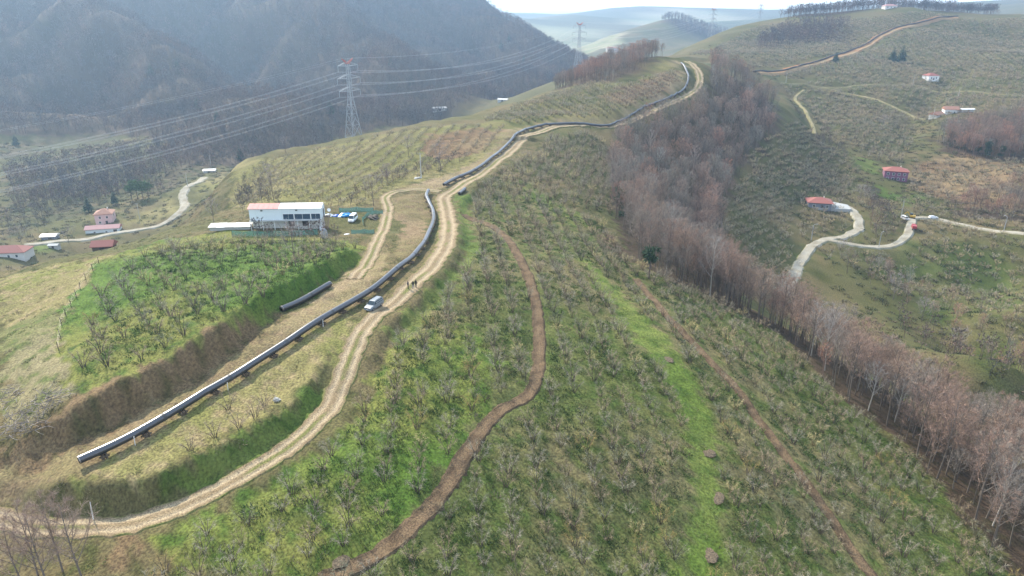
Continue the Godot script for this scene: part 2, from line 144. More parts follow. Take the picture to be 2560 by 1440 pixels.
class Sh:
	var v := PackedVector3Array()
	var n := PackedVector3Array()
	var c := PackedColorArray()
	var k := Color.WHITE
	func tri(a: Vector3, b: Vector3, d: Vector3) -> void:
		var m := (d - a).cross(b - a).normalized()
		v.append(a); v.append(b); v.append(d)
		for i in 3:
			n.append(m); c.append(k)
	func quad(a: Vector3, b: Vector3, d: Vector3, e: Vector3) -> void:
		tri(a, b, d); tri(a, d, e)
	func face(p: Array, inside: Vector3) -> void:   # a convex face turned away from a point
		for i in range(1, p.size() - 1):
			var m: Vector3 = (p[i + 1] - p[0]).cross(p[i] - p[0])
			if m.dot(p[0] - inside) >= 0.0: tri(p[0], p[i], p[i + 1])
			else: tri(p[0], p[i + 1], p[i])
	func hexa(q: Array) -> void:   # 4 bottom corners, 4 top corners, same turn
		var o := Vector3.ZERO
		for p in q: o += p / 8.0
		face([q[0], q[1], q[2], q[3]], o); face([q[4], q[5], q[6], q[7]], o)
		for i in 4:
			var j := (i + 1) % 4
			face([q[i], q[j], q[j + 4], q[i + 4]], o)
	func box(o: Vector3, s: Vector3, b := Basis()) -> void:
		var q := []
		for y in [-0.5, 0.5]:
			for xz in [[-0.5, -0.5], [0.5, -0.5], [0.5, 0.5], [-0.5, 0.5]]:
				q.append(o + b * Vector3(xz[0] * s.x, y * s.y, xz[1] * s.z))
		hexa(q)
	func bar(a: Vector3, b: Vector3, w: float, h := -1.0) -> void:
		if h < 0.0: h = w
		var d := b - a
		var up := Vector3.UP if absf(d.normalized().y) < 0.95 else Vector3.RIGHT
		box((a + b) / 2.0, Vector3(w, h, d.length()), Basis.looking_at(d, up))
	func prism(poly: Array, z0: float, z1: float, s0 := 1.0, s1 := 1.0) -> void:   # xy outline pushed along z (convex)
		var o := Vector3.ZERO
		var a := []; var b := []
		for p in poly:
			a.append(Vector3(p.x * s0, p.y * s0, z0)); b.append(Vector3(p.x * s1, p.y * s1, z1))
			o += (a[-1] + b[-1]) / (2.0 * poly.size())
		face(a, o); face(b, o)
		for i in poly.size():
			var j := (i + 1) % poly.size()
			face([a[i], a[j], b[j], b[i]], o)
	func tube(p: Array, r: Array, sides: int, cap := false) -> void:
		var rings := []; var nor := []
		var side := Vector3.ZERO
		for i in p.size():
			var t: Vector3 = (p[mini(i + 1, p.size() - 1)] - p[maxi(i - 1, 0)]).normalized()
			if side == Vector3.ZERO:
				side = t.cross(Vector3.UP if absf(t.y) < 0.9 else Vector3.RIGHT).normalized()
			else:
				side = (side - t * side.dot(t)).normalized()
			var other := t.cross(side)
			var ring := []; var nn := []
			for j in sides:
				var a := TAU * j / sides
				var d := side * cos(a) + other * sin(a)
				nn.append(d); ring.append(p[i] + d * r[i])
			rings.append(ring); nor.append(nn)
		for i in p.size() - 1:
			for j in sides:
				var m := (j + 1) % sides
				for q in [[i, j], [i + 1, j], [i + 1, m], [i, j], [i + 1, m], [i, m]]:
					v.append(rings[q[0]][q[1]]); n.append(nor[q[0]][q[1]]); c.append(k)
		if cap:
			face(rings[0], p[1]); face(rings[-1], p[-2])
	func ball(o: Vector3, r: Vector3, rough := 0.0, rg: RandomNumberGenerator = null, us := 7, vs := 5) -> void:
		var g := []
		for j in vs + 1:
			var row := []
			for i in us:
				var a := TAU * i / us; var b := PI * j / vs - PI / 2.0
				var w := 1.0 + (rg.randf_range(-rough, rough) if rg and j > 0 and j < vs else 0.0)
				row.append(o + Vector3(cos(a) * cos(b), sin(b), sin(a) * cos(b)) * r * w)
			g.append(row)
		for j in vs:
			for i in us:
				var m := (i + 1) % us
				face([g[j][i], g[j][m], g[j + 1][m], g[j + 1][i]], o)
	func sliver(p: Vector3, d: Vector3, w: float, side: Vector3) -> void:
		var s := d.cross(side).normalized() * w * 0.5
		tri(p - s, p + d, p + s)
	func mesh() -> ArrayMesh:
		var a := []
		a.resize(Mesh.ARRAY_MAX)
		a[Mesh.ARRAY_VERTEX] = v; a[Mesh.ARRAY_NORMAL] = n; a[Mesh.ARRAY_COLOR] = c
		var m := ArrayMesh.new()
		m.add_surface_from_arrays(Mesh.PRIMITIVE_TRIANGLES, a)
		return m

class Field:   # one regular height field
	var x0 := 0.0; var z0 := 0.0; var st := 1.0; var nx := 0; var nz := 0
	var h := PackedFloat32Array(); var c := PackedColorArray(); var road := PackedByteArray()
	func _init(a: float, b: float, e: float, f: float, s: float) -> void:
		x0 = a; z0 = e; st = s
		nx = int(round((b - a) / s)) + 1; nz = int(round((f - e) / s)) + 1
		h.resize(nx * nz); c.resize(nx * nz); road.resize(nx * nz)
	func has(x: float, z: float) -> bool:
		return x >= x0 and z >= z0 and x < x0 + st * (nx - 1) and z < z0 + st * (nz - 1)
	func at(x: float, z: float) -> float:
		var u := clampf((x - x0) / st, 0.0, nx - 1.001); var w := clampf((z - z0) / st, 0.0, nz - 1.001)
		var i := int(u); var j := int(w)
		u -= i; w -= j
		var o := j * nx + i
		var a := h[o]; var b := h[o + 1]; var d := h[o + nx + 1]; var e := h[o + nx]
		return a + (b - a) * u + (d - b) * w if u >= w else a + (d - e) * u + (e - a) * w
	func cubic(x: float, z: float) -> float:
		var u := (x - x0) / st; var w := (z - z0) / st
		var i := clampi(int(u), 1, nx - 3); var j := clampi(int(w), 1, nz - 3)
		u -= i; w -= j
		var r := [0.0, 0.0, 0.0, 0.0]
		for q in 4:
			var o := (j - 1 + q) * nx + i
			r[q] = cubic_interpolate(h[o], h[o + 1], h[o - 1], h[o + 2], u)
		return cubic_interpolate(r[1], r[2], r[0], r[3], w)
	func near_road(x: float, z: float) -> bool:
		return road[clampi(int(round((z - z0) / st)), 0, nz - 1) * nx + clampi(int(round((x - x0) / st)), 0, nx - 1)] > 0

var rng := RandomNumberGenerator.new()
var fine := FastNoiseLite.new()
var broad := FastNoiseLite.new()
var fields: Array = []
var taken := {}
var M := {}
var tex_ground: ImageTexture
var tex_bump: ImageTexture

# ---------------------------------------------------------------- names, parts, materials
func numbered(called: String) -> String:
	var k: int = taken.get(called, 0)
	taken[called] = k + 1
	return called if k == 0 else "%s_%03d" % [called, k]

func tag(o: Node, label: String, category: String, group := "") -> Node:
	o.set_meta("label", label); o.set_meta("category", category)
	if group: o.set_meta("group", group)
	return o

func thing(called: String, label: String, category: String, where := Vector3.ZERO, turn := 0.0, group := "") -> Node3D:
	var o := Node3D.new()
	o.name = numbered(called)
	add_child(o)
	o.position = where; o.rotation.y = turn
	tag(o, label, category, group)
	return o

func part(parent: Node, called: String, sh, m: Material) -> MeshInstance3D:
	var o := MeshInstance3D.new()
	o.mesh = sh.mesh() if sh is Sh else sh
	o.material_override = m
	o.name = called if parent != self else numbered(called)
	parent.add_child(o, true)
	return o

func solo(called: String, sh, m: Material, label: String, category: String, where := Vector3.ZERO, turn := 0.0, group := "") -> MeshInstance3D:
	var o := part(self, called, sh, m)
	o.position = where; o.rotation.y = turn
	tag(o, label, category, group)
	return o

func structure(called: String, sh, m: Material) -> MeshInstance3D:
	var o := part(self, called, sh, m)
	o.set_meta("kind", "structure")
	return o

func stuff(called: String, mesh: ArrayMesh, m: Material, places: Array, tints: Array, label: String, category: String) -> void:
	if places.is_empty(): return
	var mm := MultiMesh.new()
	mm.transform_format = MultiMesh.TRANSFORM_3D
	mm.use_colors = true
	mm.mesh = mesh
	mm.instance_count = places.size()
	for i in places.size():
		mm.set_instance_transform(i, places[i]); mm.set_instance_color(i, tints[i])
	var o := MultiMeshInstance3D.new()
	o.multimesh = mm
	o.material_override = m
	o.name = numbered(called)
	add_child(o)
	tag(o, label, category)
	o.set_meta("kind", "stuff")

func mat(called: String, lin: Color, rough := 0.8, metal := 0.0) -> StandardMaterial3D:
	if M.has(called): return M[called]
	var m := StandardMaterial3D.new()
	m.resource_name = called
	m.albedo_color = lin.linear_to_srgb()
	m.roughness = rough; m.metallic = metal
	M[called] = m
	return m

func tinted(called: String, rough := 0.9) -> StandardMaterial3D:   # takes its colour from the mesh
	if M.has(called): return M[called]
	var m := mat(called, Color.WHITE, rough)
	m.vertex_color_use_as_albedo = true
	return m

# ---------------------------------------------------------------- the shape of the land
func spline_weights() -> PackedFloat64Array:
	var n := SPOTS.size(); var s := n + 3
	var rows := []
	for i in s:
		var r := PackedFloat64Array()
		r.resize(s + 1)
		if i < n:
			for j in n:
				var dx: float = (SPOTS[i][0] - SPOTS[j][0]) * 0.01; var dz: float = (SPOTS[i][2] - SPOTS[j][2]) * 0.01
				var q := dx * dx + dz * dz
				r[j] = 0.5 * q * log(q + 1e-12)
			r[i] += 0.002
			r[n] = 1.0; r[n + 1] = SPOTS[i][0] * 0.01; r[n + 2] = SPOTS[i][2] * 0.01
			r[s] = SPOTS[i][1]
		else:
			for j in n: r[j] = [1.0, SPOTS[j][0] * 0.01, SPOTS[j][2] * 0.01][i - n]
		rows.append(r)
	for i in s:
		var best := i
		for j in range(i + 1, s):
			if absf(rows[j][i]) > absf(rows[best][i]): best = j
		var t = rows[i]; rows[i] = rows[best]; rows[best] = t
		var p: PackedFloat64Array = rows[i]
		for j in range(i + 1, s):
			var q: PackedFloat64Array = rows[j]
			var f := q[i] / p[i]
			if f != 0.0:
				for a in range(i, s + 1): q[a] -= f * p[a]
				rows[j] = q
	var w := PackedFloat64Array()
	w.resize(s)
	for i in range(s - 1, -1, -1):
		var p: PackedFloat64Array = rows[i]
		var a := p[s]
		for j in range(i + 1, s): a -= p[j] * w[j]
		w[i] = a / p[i]
	return w

func spline_fill(f: Field, w: PackedFloat64Array, sx: PackedFloat64Array, sz: PackedFloat64Array) -> void:
	var n := sx.size()
	for j in f.nz:
		var z := (f.z0 + j * f.st) * 0.01
		for i in f.nx:
			var x := (f.x0 + i * f.st) * 0.01
			var a := w[n] + w[n + 1] * x + w[n + 2] * z
			for q in n:
				var dx := x - sx[q]; var dz := z - sz[q]
				var d := dx * dx + dz * dz + 1e-12
				a += w[q] * 0.5 * d * log(d)
			f.h[j * f.nx + i] = a

func ground(x: float, z: float) -> float:
	for f in fields:
		if f.has(x, z): return f.at(x, z)
	return 0.0

func on(x: float, z: float, up := 0.0) -> Vector3:
	return Vector3(x, ground(x, z) + up, z)

func slope_up(x: float, z: float, e := 2.0) -> Vector3:
	return Vector3(ground(x - e, z) - ground(x + e, z), 2.0 * e, ground(x, z - e) - ground(x, z + e)).normalized()

func path_points(p: Array, step: float) -> Array:   # a smooth line through map points
	var c := Curve2D.new()
	for i in p.size():
		var a := Vector2(p[i][0], p[i][1])
		var t := Vector2(p[mini(i + 1, p.size() - 1)][0], p[mini(i + 1, p.size() - 1)][1]) - Vector2(p[maxi(i - 1, 0)][0], p[maxi(i - 1, 0)][1])
		var l0 := a.distance_to(Vector2(p[maxi(i - 1, 0)][0], p[maxi(i - 1, 0)][1])); var l1 := a.distance_to(Vector2(p[mini(i + 1, p.size() - 1)][0], p[mini(i + 1, p.size() - 1)][1]))
		t = t.normalized()
		c.add_point(a, -t * l0 * 0.33, t * l1 * 0.33)
	c.bake_interval = step * 0.5
	var out := []
	var n := maxi(2, int(c.get_baked_length() / step))
	for i in n + 1: out.append(c.sample_baked(c.get_baked_length() * i / n, true))
	return out

func poly2(p: Array) -> PackedVector2Array:
	var o := PackedVector2Array()
	for q in p: o.append(Vector2(q[0], q[1]))
	return o

func bounds(p) -> Rect2:
	var r := Rect2(p[0], Vector2.ZERO)
	for q in p: r = r.expand(q)
	return r

func step_into(f: Field, line: Array, amp: float, w: float, reach: float) -> void:   # a bank: high on the left of the line
	var p := path_points(line, 3.0)
	var r := bounds(p).grow(reach)
	for j in f.nz:
		var z := f.z0 + j * f.st
		if z < r.position.y or z > r.end.y: continue
		for i in f.nx:
			var x := f.x0 + i * f.st
			if x < r.position.x or x > r.end.x: continue
			var q := Vector2(x, z)
			var best := 1e9; var at := 0
			for a in range(0, p.size(), 3):
				var d := q.distance_squared_to(p[a])
				if d < best: best = d; at = a
			if best > (reach + 6.0) * (reach + 6.0): continue
			best = 1e9
			var side := 0.0; var along := 0.0
			for a in range(maxi(at - 4, 0), mini(at + 4, p.size() - 1)):
				var s: Vector2 = Geometry2D.get_closest_point_to_segment(q, p[a], p[a + 1])
				var d := q.distance_to(s)
				if d < best:
					best = d
					side = -signf((p[a + 1] - p[a]).cross(q - p[a]))
					along = a + (p[a + 1] - p[a]).length() / 3.0
			if best > reach: continue
			var e := side * best + fine.get_noise_2d(x * 2.0, z * 2.0) * 1.2
			var ends := smoothstep(0.0, 5.0, along) * smoothstep(0.0, 5.0, p.size() - 1.0 - along)
			f.h[j * f.nx + i] += amp * ends * (smoothstep(-w, w, e) - smoothstep(-reach, reach, e))

func gully_into(f: Field, line: Array, deep: float, w: float) -> void:
	var p := path_points(line, w * 0.35)
	var r := bounds(p).grow(w * 2.6)
	for j in f.nz:
		var z := f.z0 + j * f.st
		if z < r.position.y or z > r.end.y: continue
		for i in f.nx:
			var x := f.x0 + i * f.st
			if x < r.position.x or x > r.end.x: continue
			var best := 1e9; var at := 0
			for k in p.size():
				var d: float = p[k].distance_squared_to(Vector2(x, z))
				if d < best: best = d; at = k
			var t := at / float(p.size() - 1)
			f.h[j * f.nx + i] -= deep * exp(-best / (w * w)) * smoothstep(0.0, 0.25, t) * smoothstep(1.0, 0.75, t)

func road_into(f: Field, p: Array, half: float, edge: float, mark: float) -> void:   # levels the land across a road and marks it
	var hs := PackedFloat32Array()
	for q in p: hs.append(f.at(q.x, q.y))
	for pass_ in 4:
		var o := hs.duplicate()
		for i in range(1, hs.size() - 1): hs[i] = (o[i - 1] + o[i] * 2.0 + o[i + 1]) / 4.0
	var near := {}
	var reach := maxf(half + edge, mark)
	for a in p.size():
		if not f.has(p[a].x, p[a].y): continue
		for j in range(maxi(0, int((p[a].y - reach - f.z0) / f.st)), mini(f.nz - 1, int((p[a].y + reach - f.z0) / f.st) + 1) + 1):
			for i in range(maxi(0, int((p[a].x - reach - f.x0) / f.st)), mini(f.nx - 1, int((p[a].x + reach - f.x0) / f.st) + 1) + 1):
				var d: float = p[a].distance_to(Vector2(f.x0 + i * f.st, f.z0 + j * f.st))
				if d < reach:
					var o := j * f.nx + i
					if not near.has(o) or near[o][0] > d: near[o] = [d, hs[a]]
	for o in near:
		var d: float = near[o][0]
		if edge > 0.0: f.h[o] = lerpf(f.h[o], near[o][1], 1.0 - smoothstep(half, half + edge, d))
		if d < mark: f.road[o] = 1

const SOIL := {
	"hill": [Color(0.1, 0.098, 0.042), Color(0.14, 0.112, 0.06), Color(0.065, 0.072, 0.026)],
	"green": [Color(0.08, 0.1, 0.032), Color(0.13, 0.12, 0.055), Color(0.055, 0.075, 0.022)],
	"slope": [Color(0.1, 0.115, 0.04), Color(0.155, 0.135, 0.07), Color(0.065, 0.1, 0.026)],
	"scrub": [Color(0.075, 0.076, 0.036), Color(0.1, 0.082, 0.05), Color(0.05, 0.06, 0.025)],
	"knoll": [Color(0.125, 0.125, 0.045), Color(0.19, 0.165, 0.075), Color(0.085, 0.1, 0.03)],
	"lush": [Color(0.085, 0.125, 0.03), Color(0.14, 0.155, 0.05), Color(0.05, 0.085, 0.02)],
	"strip": [Color(0.1, 0.148, 0.032), Color(0.14, 0.165, 0.048), Color(0.07, 0.11, 0.026)],
	"orchard": [Color(0.085, 0.14, 0.028), Color(0.16, 0.165, 0.05), Color(0.05, 0.095, 0.02)],
	"field": [Color(0.17, 0.16, 0.06), Color(0.21, 0.18, 0.085), Color(0.115, 0.11, 0.045)],
	"russet": [Color(0.19, 0.125, 0.075), Color(0.23, 0.17, 0.1), Color(0.12, 0.085, 0.05)],
	"dry": [Color(0.2, 0.175, 0.08), Color(0.15, 0.155, 0.05), Color(0.25, 0.195, 0.115)],
	"rough": [Color(0.15, 0.15, 0.065), Color(0.22, 0.19, 0.11), Color(0.08, 0.11, 0.03)],
	"bench": [Color(0.22, 0.162, 0.1), Color(0.175, 0.145, 0.075), Color(0.165, 0.118, 0.075)],
	"pale": [Color(0.26, 0.26, 0.15), Color(0.32, 0.28, 0.2), Color(0.16, 0.19, 0.09)],
	"dirt": [Color(0.265, 0.205, 0.13), Color(0.2, 0.165, 0.09), Color(0.21, 0.155, 0.1)],
	"soil": [Color(0.12, 0.082, 0.048), Color(0.16, 0.112, 0.066), Color(0.07, 0.065, 0.03)],
	"litter": [Color(0.11, 0.075, 0.05), Color(0.15, 0.1, 0.07), Color(0.07, 0.05, 0.03)],
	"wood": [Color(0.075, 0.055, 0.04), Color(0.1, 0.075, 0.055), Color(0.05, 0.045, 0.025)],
}

func paint(f: Field, zones: Array) -> void:
	var near := f.st < 2.0
	for j in f.nz:
		for i in f.nx:
			var x := f.x0 + i * f.st; var z := f.z0 + j * f.st
			var jit := 1.6 if near else f.st * 0.8
			var q := Vector2(x + fine.get_noise_2d(x * 3.0, z * 3.0) * jit * 2.0, z + fine.get_noise_2d(z * 3.0 + 91.0, x * 3.0) * jit * 2.0)
			var kind := "hill"
			for e in zones:
				if e[1].has_point(q) and Geometry2D.is_point_in_polygon(q, e[2]): kind = e[0]
			var s: Array = SOIL[kind]
			var a := smoothstep(-0.35, 0.4, broad.get_noise_2d(x, z)); var b := smoothstep(0.0, 0.45, fine.get_noise_2d(x * 4.0, z * 4.0))
			var col: Color = s[0].lerp(s[1], a).lerp(s[2], b * 0.85)
			f.c[j * f.nx + i] = col * (1.3 + rng.randf_range(-0.12, 0.12))

func land() -> void:
	var t := Time.get_ticks_msec()
	var w := spline_weights()
	var sx := PackedFloat64Array(); var sz := PackedFloat64Array()
	for s in SPOTS:
		sx.append(s[0] * 0.01); sz.append(s[2] * 0.01)
	var A := Field.new(-150, 130, -330, -40, 1.0)
	var B := Field.new(-525, 475, -725, 50, 5.0)
	var C := Field.new(-1500, 1500, -2550, 150, 25.0)
	var D := Field.new(-4500, 4500, -4950, 600, 150.0)
	var a0 := Field.new(-165, 145, -345, -25, 5.0)
	var b0 := Field.new(-550, 500, -750, 75, 12.5)
	for f in [a0, b0, C, D]: spline_fill(f, w, sx, sz)
	for j in A.nz:
		for i in A.nx: A.h[j * A.nx + i] = a0.cubic(A.x0 + i, A.z0 + j)
	for j in B.nz:
		for i in B.nx: B.h[j * B.nx + i] = b0.cubic(B.x0 + i * 5.0, B.z0 + j * 5.0)
	for f in [A, B]:
		step_into(f, STEPS.cutbank, 4.6, 1.8, 15.0)
		step_into(f, STEPS.mound, 3.6, 1.6, 10.0)
		step_into(f, STEPS.outer, 2.2, 2.0, 9.0)
	for j in A.nz:
		for i in A.nx:
			var x := A.x0 + i; var z := A.z0 + j
			A.h[j * A.nx + i] += fine.get_noise_2d(x * 2.5, z * 2.5) * 0.45 + broad.get_noise_2d(x * 1.5, z * 1.5) * 0.8 + fine.get_noise_2d(x * 9.0, z * 9.0) * 0.22
	for j in B.nz:
		for i in B.nx:
			var x := B.x0 + i * 5.0; var z := B.z0 + j * 5.0
			B.h[j * B.nx + i] += broad.get_noise_2d(x * 0.6, z * 0.6) * 2.6 + fine.get_noise_2d(x * 0.8, z * 0.8) * 1.6
	for j in C.nz:
		for i in C.nx:
			var x := C.x0 + i * 25.0; var z := C.z0 + j * 25.0
			C.h[j * C.nx + i] += (broad.get_noise_2d(x * 0.25, z * 0.25) * 9.0 * smoothstep(420.0, 900.0, -z) + (0.5 - absf(broad.get_noise_2d((x + z * 0.5) * 0.22, z * 0.1 + 300.0)) * 2.2) * 34.0 * smoothstep(-60.0, -220.0, x) * smoothstep(660.0, 820.0, -z))
	for j in D.nz:
		for i in D.nx:
			var x := D.x0 + i * 150.0; var z := D.z0 + j * 150.0
			D.h[j * D.nx + i] += broad.get_noise_2d(x * 0.06, z * 0.06) * 40.0 * smoothstep(1800.0, 3500.0, -z)
	for k in GULLIES:
		if k[0] == "m": gully_into(C, GULLIES[k], 46.0, 52.0)
		else:
			gully_into(B, GULLIES[k], 5.0, 13.0)
	for e in [["main", 2.6, 2.0, 4.0], ["side", 2.0, 1.5, 3.0], ["earth", 0.9, 1.2, 1.8], ["earth2", 0.8, 1.2, 1.6]]:
		var p := path_points(ROADS[e[0]], 0.8)
		road_into(A, p, e[1], e[2], e[3]); road_into(B, p, e[1] + 1.0, 4.0, e[3] + 1.0)
	for e in [["leftvalley", 3.5], ["rightvalley", 3.5], ["yardroad", 3.5], ["branch", 3.5], ["hillpath", 2.5], ["hillpath2", 2.0], ["hillpath3", 2.0]]:
		road_into(B, path_points(ROADS[e[0]], 2.0), e[1] + 1.0, 6.0, e[1] + 2.0)
	for k in ["p1", "p2", "la", "lb"]:
		var p := path_points(PIPES[k], 1.0)
		for f in [A, B]: road_into(f, p, 1.4, 2.2 if f == A else 0.0, 3.0)
	for y in [[-64.0, -185.5, 15.0, 9.0], [-45.0, -196.0, 11.0, 8.0]]:   # level ground round the long house and its yard
		var h := A.at(y[0], y[1])
		for j in A.nz:
			for i in A.nx:
				var d := maxf(absf(A.x0 + i - y[0]) - y[2], absf(A.z0 + j - y[1]) - y[3])
				if d < 8.0:
					A.h[j * A.nx + i] = lerpf(A.h[j * A.nx + i], h, 1.0 - smoothstep(0.0, 8.0, d))
					if d < 0.0: A.road[j * A.nx + i] = 1
	# the finer sheet ends on the coarser one
	var nest := [A, B, C, D]
	for k in 3:
		var f: Field = nest[k]; var g: Field = nest[k + 1]
		for j in f.nz:
			for i in f.nx:
				if i == 0 or j == 0 or i == f.nx - 1 or j == f.nz - 1: f.h[j * f.nx + i] = g.at(f.x0 + i * f.st, f.z0 + j * f.st)
	fields = nest
	var zones := []
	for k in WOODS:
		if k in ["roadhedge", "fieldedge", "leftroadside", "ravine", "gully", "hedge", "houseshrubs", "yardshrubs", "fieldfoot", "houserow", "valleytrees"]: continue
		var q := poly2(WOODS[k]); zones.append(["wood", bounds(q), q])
	for e in ZONES:
		var q := poly2(e.slice(1)); zones.append([e[0], bounds(q), q])
	for f in nest: paint(f, zones)
	# one sheet out of the four
	var v := PackedVector3Array(); var n := PackedVector3Array(); var c := PackedColorArray(); var ix := PackedInt32Array()
	for k in 4:
		var f: Field = nest[k]
		var base := v.size()
		for j in f.nz:
			for i in f.nx:
				var o := j * f.nx + i
				var hx := f.h[o - (1 if i > 0 else 0)] - f.h[o + (1 if i < f.nx - 1 else 0)]
				var hz := f.h[o - (f.nx if j > 0 else 0)] - f.h[o + (f.nx if j < f.nz - 1 else 0)]
				v.append(Vector3(f.x0 + i * f.st, f.h[o], f.z0 + j * f.st))
				n.append(Vector3(hx, f.st * 2.0, hz).normalized()); c.append(f.c[o])
		var hole := Rect2()
		if k > 0: hole = Rect2(nest[k - 1].x0, nest[k - 1].z0, (nest[k - 1].nx - 1) * nest[k - 1].st, (nest[k - 1].nz - 1) * nest[k - 1].st)
		for j in f.nz - 1:
			for i in f.nx - 1:
				if k > 0 and hole.has_point(Vector2(f.x0 + (i + 0.5) * f.st, f.z0 + (j + 0.5) * f.st)): continue
				var o := base + j * f.nx + i
				for q in [o, o + 1, o + f.nx + 1, o, o + f.nx + 1, o + f.nx]: ix.append(q)
	var arr := []
	arr.resize(Mesh.ARRAY_MAX)
	arr[Mesh.ARRAY_VERTEX] = v; arr[Mesh.ARRAY_NORMAL] = n; arr[Mesh.ARRAY_COLOR] = c; arr[Mesh.ARRAY_INDEX] = ix
	var m := ArrayMesh.new()
	m.add_surface_from_arrays(Mesh.PRIMITIVE_TRIANGLES, arr)
	structure("hillside_ground", m, M.land)
	print("land ", Time.get_ticks_msec() - t)

func make_textures() -> void:
	var a := FastNoiseLite.new(); a.seed = 5; a.frequency = 0.035; a.fractal_octaves = 5; a.fractal_gain = 0.7
	var b := FastNoiseLite.new(); b.seed = 9; b.noise_type = FastNoiseLite.TYPE_CELLULAR; b.frequency = 0.07; b.fractal_type = FastNoiseLite.FRACTAL_NONE
	var ia := a.get_seamless_image(1024, 1024); var ib := b.get_seamless_image(1024, 1024)
	var im := Image.create(1024, 1024, false, Image.FORMAT_RGB8)
	for y in 1024:
		for x in 1024:
			var p := ia.get_pixel(x, y).r; var q := ib.get_pixel(x, y).r
			var t := clampf(0.87 + (p - 0.5) * 0.8 + (q - 0.5) * 0.2, 0.4, 1.0)
			im.set_pixel(x, y, Color(t, clampf(t * (1.0 + (q - 0.5) * 0.06), 0, 1), clampf(t * (0.96 + (0.5 - p) * 0.1), 0, 1)))
	tex_ground = ImageTexture.create_from_image(im)
	var bump := ia.duplicate()
	bump.convert(Image.FORMAT_RGBA8)
	bump.bump_map_to_normal_map(5.0)
	tex_bump = ImageTexture.create_from_image(bump)

func earthy(called: String, size: float) -> StandardMaterial3D:
	var m := tinted(called, 0.95)
	m.albedo_texture = tex_ground
	m.normal_enabled = true; m.normal_texture = tex_bump; m.normal_scale = 0.8
	m.uv1_triplanar = true; m.uv1_world_triplanar = true
	m.uv1_scale = Vector3.ONE / size
	m.metallic_specular = 0.2
	return m

# ---------------------------------------------------------------- roads
func ribbon(called: String, line: Array, width_a: float, width_b: float, step: float, lift: float, tone: Callable, prof: Callable, cols: int, m: Material) -> void:
	var p := path_points(line, step)
	var sh := Sh.new()
	var prev := []; var pc := []
	for i in p.size():
		var t: Vector2 = (p[mini(i + 1, p.size() - 1)] - p[maxi(i - 1, 0)]).normalized()
		var s := Vector2(-t.y, t.x)
		var row := []; var rc := []
		var width := lerpf(width_a, width_b, smoothstep(0.1, 0.3, i / float(p.size())))
		var wl := width * (0.5 + 0.12 * fine.get_noise_1d(i * step * 3.0) + 0.12 * fine.get_noise_1d(i * step * 13.0)); var wr := width * (0.5 + 0.12 * fine.get_noise_1d(i * step * 3.0 + 500.0) + 0.12 * fine.get_noise_1d(i * step * 13.0 + 900.0))
		for j in cols + 1:
			var u := 2.0 * j / cols - 1.0
			var q: Vector2 = p[i] + s * (u * wl if u < 0.0 else u * wr)
			var y: float = ground(q.x, q.y) + lift + prof.call(u, i * step)
			if width_a < 7.0 and not fields[0].has(q.x, q.y): y += 0.3
			if j == 0 or j == cols: y -= lift + 0.45 if not fields[0].has(q.x, q.y) else lift + 0.12
			row.append(Vector3(q.x, y, q.y)); rc.append(tone.call(u, q))
		if i > 0:
			for j in cols:
				for e in [[prev, pc, j], [prev, pc, j + 1], [row, rc, j + 1], [prev, pc, j], [row, rc, j + 1], [row, rc, j]]:
					sh.v.append(e[0][e[2]]); sh.c.append(e[1][e[2]]); sh.n.append(Vector3.UP)
		prev = row; pc = rc
	for i in range(0, sh.v.size(), 3):
		var a := sh.v[i]; var b := sh.v[i + 1]; var d := sh.v[i + 2]
		var m_ := (d - a).cross(b - a).normalized()
		if m_.y < 0.0:
			sh.v[i + 1] = d; sh.v[i + 2] = b
			var cc := sh.c[i + 1]; sh.c[i + 1] = sh.c[i + 2]; sh.c[i + 2] = cc
			m_ = -m_
		for q in 3: sh.n[i + q] = m_
	structure(called, sh, m)

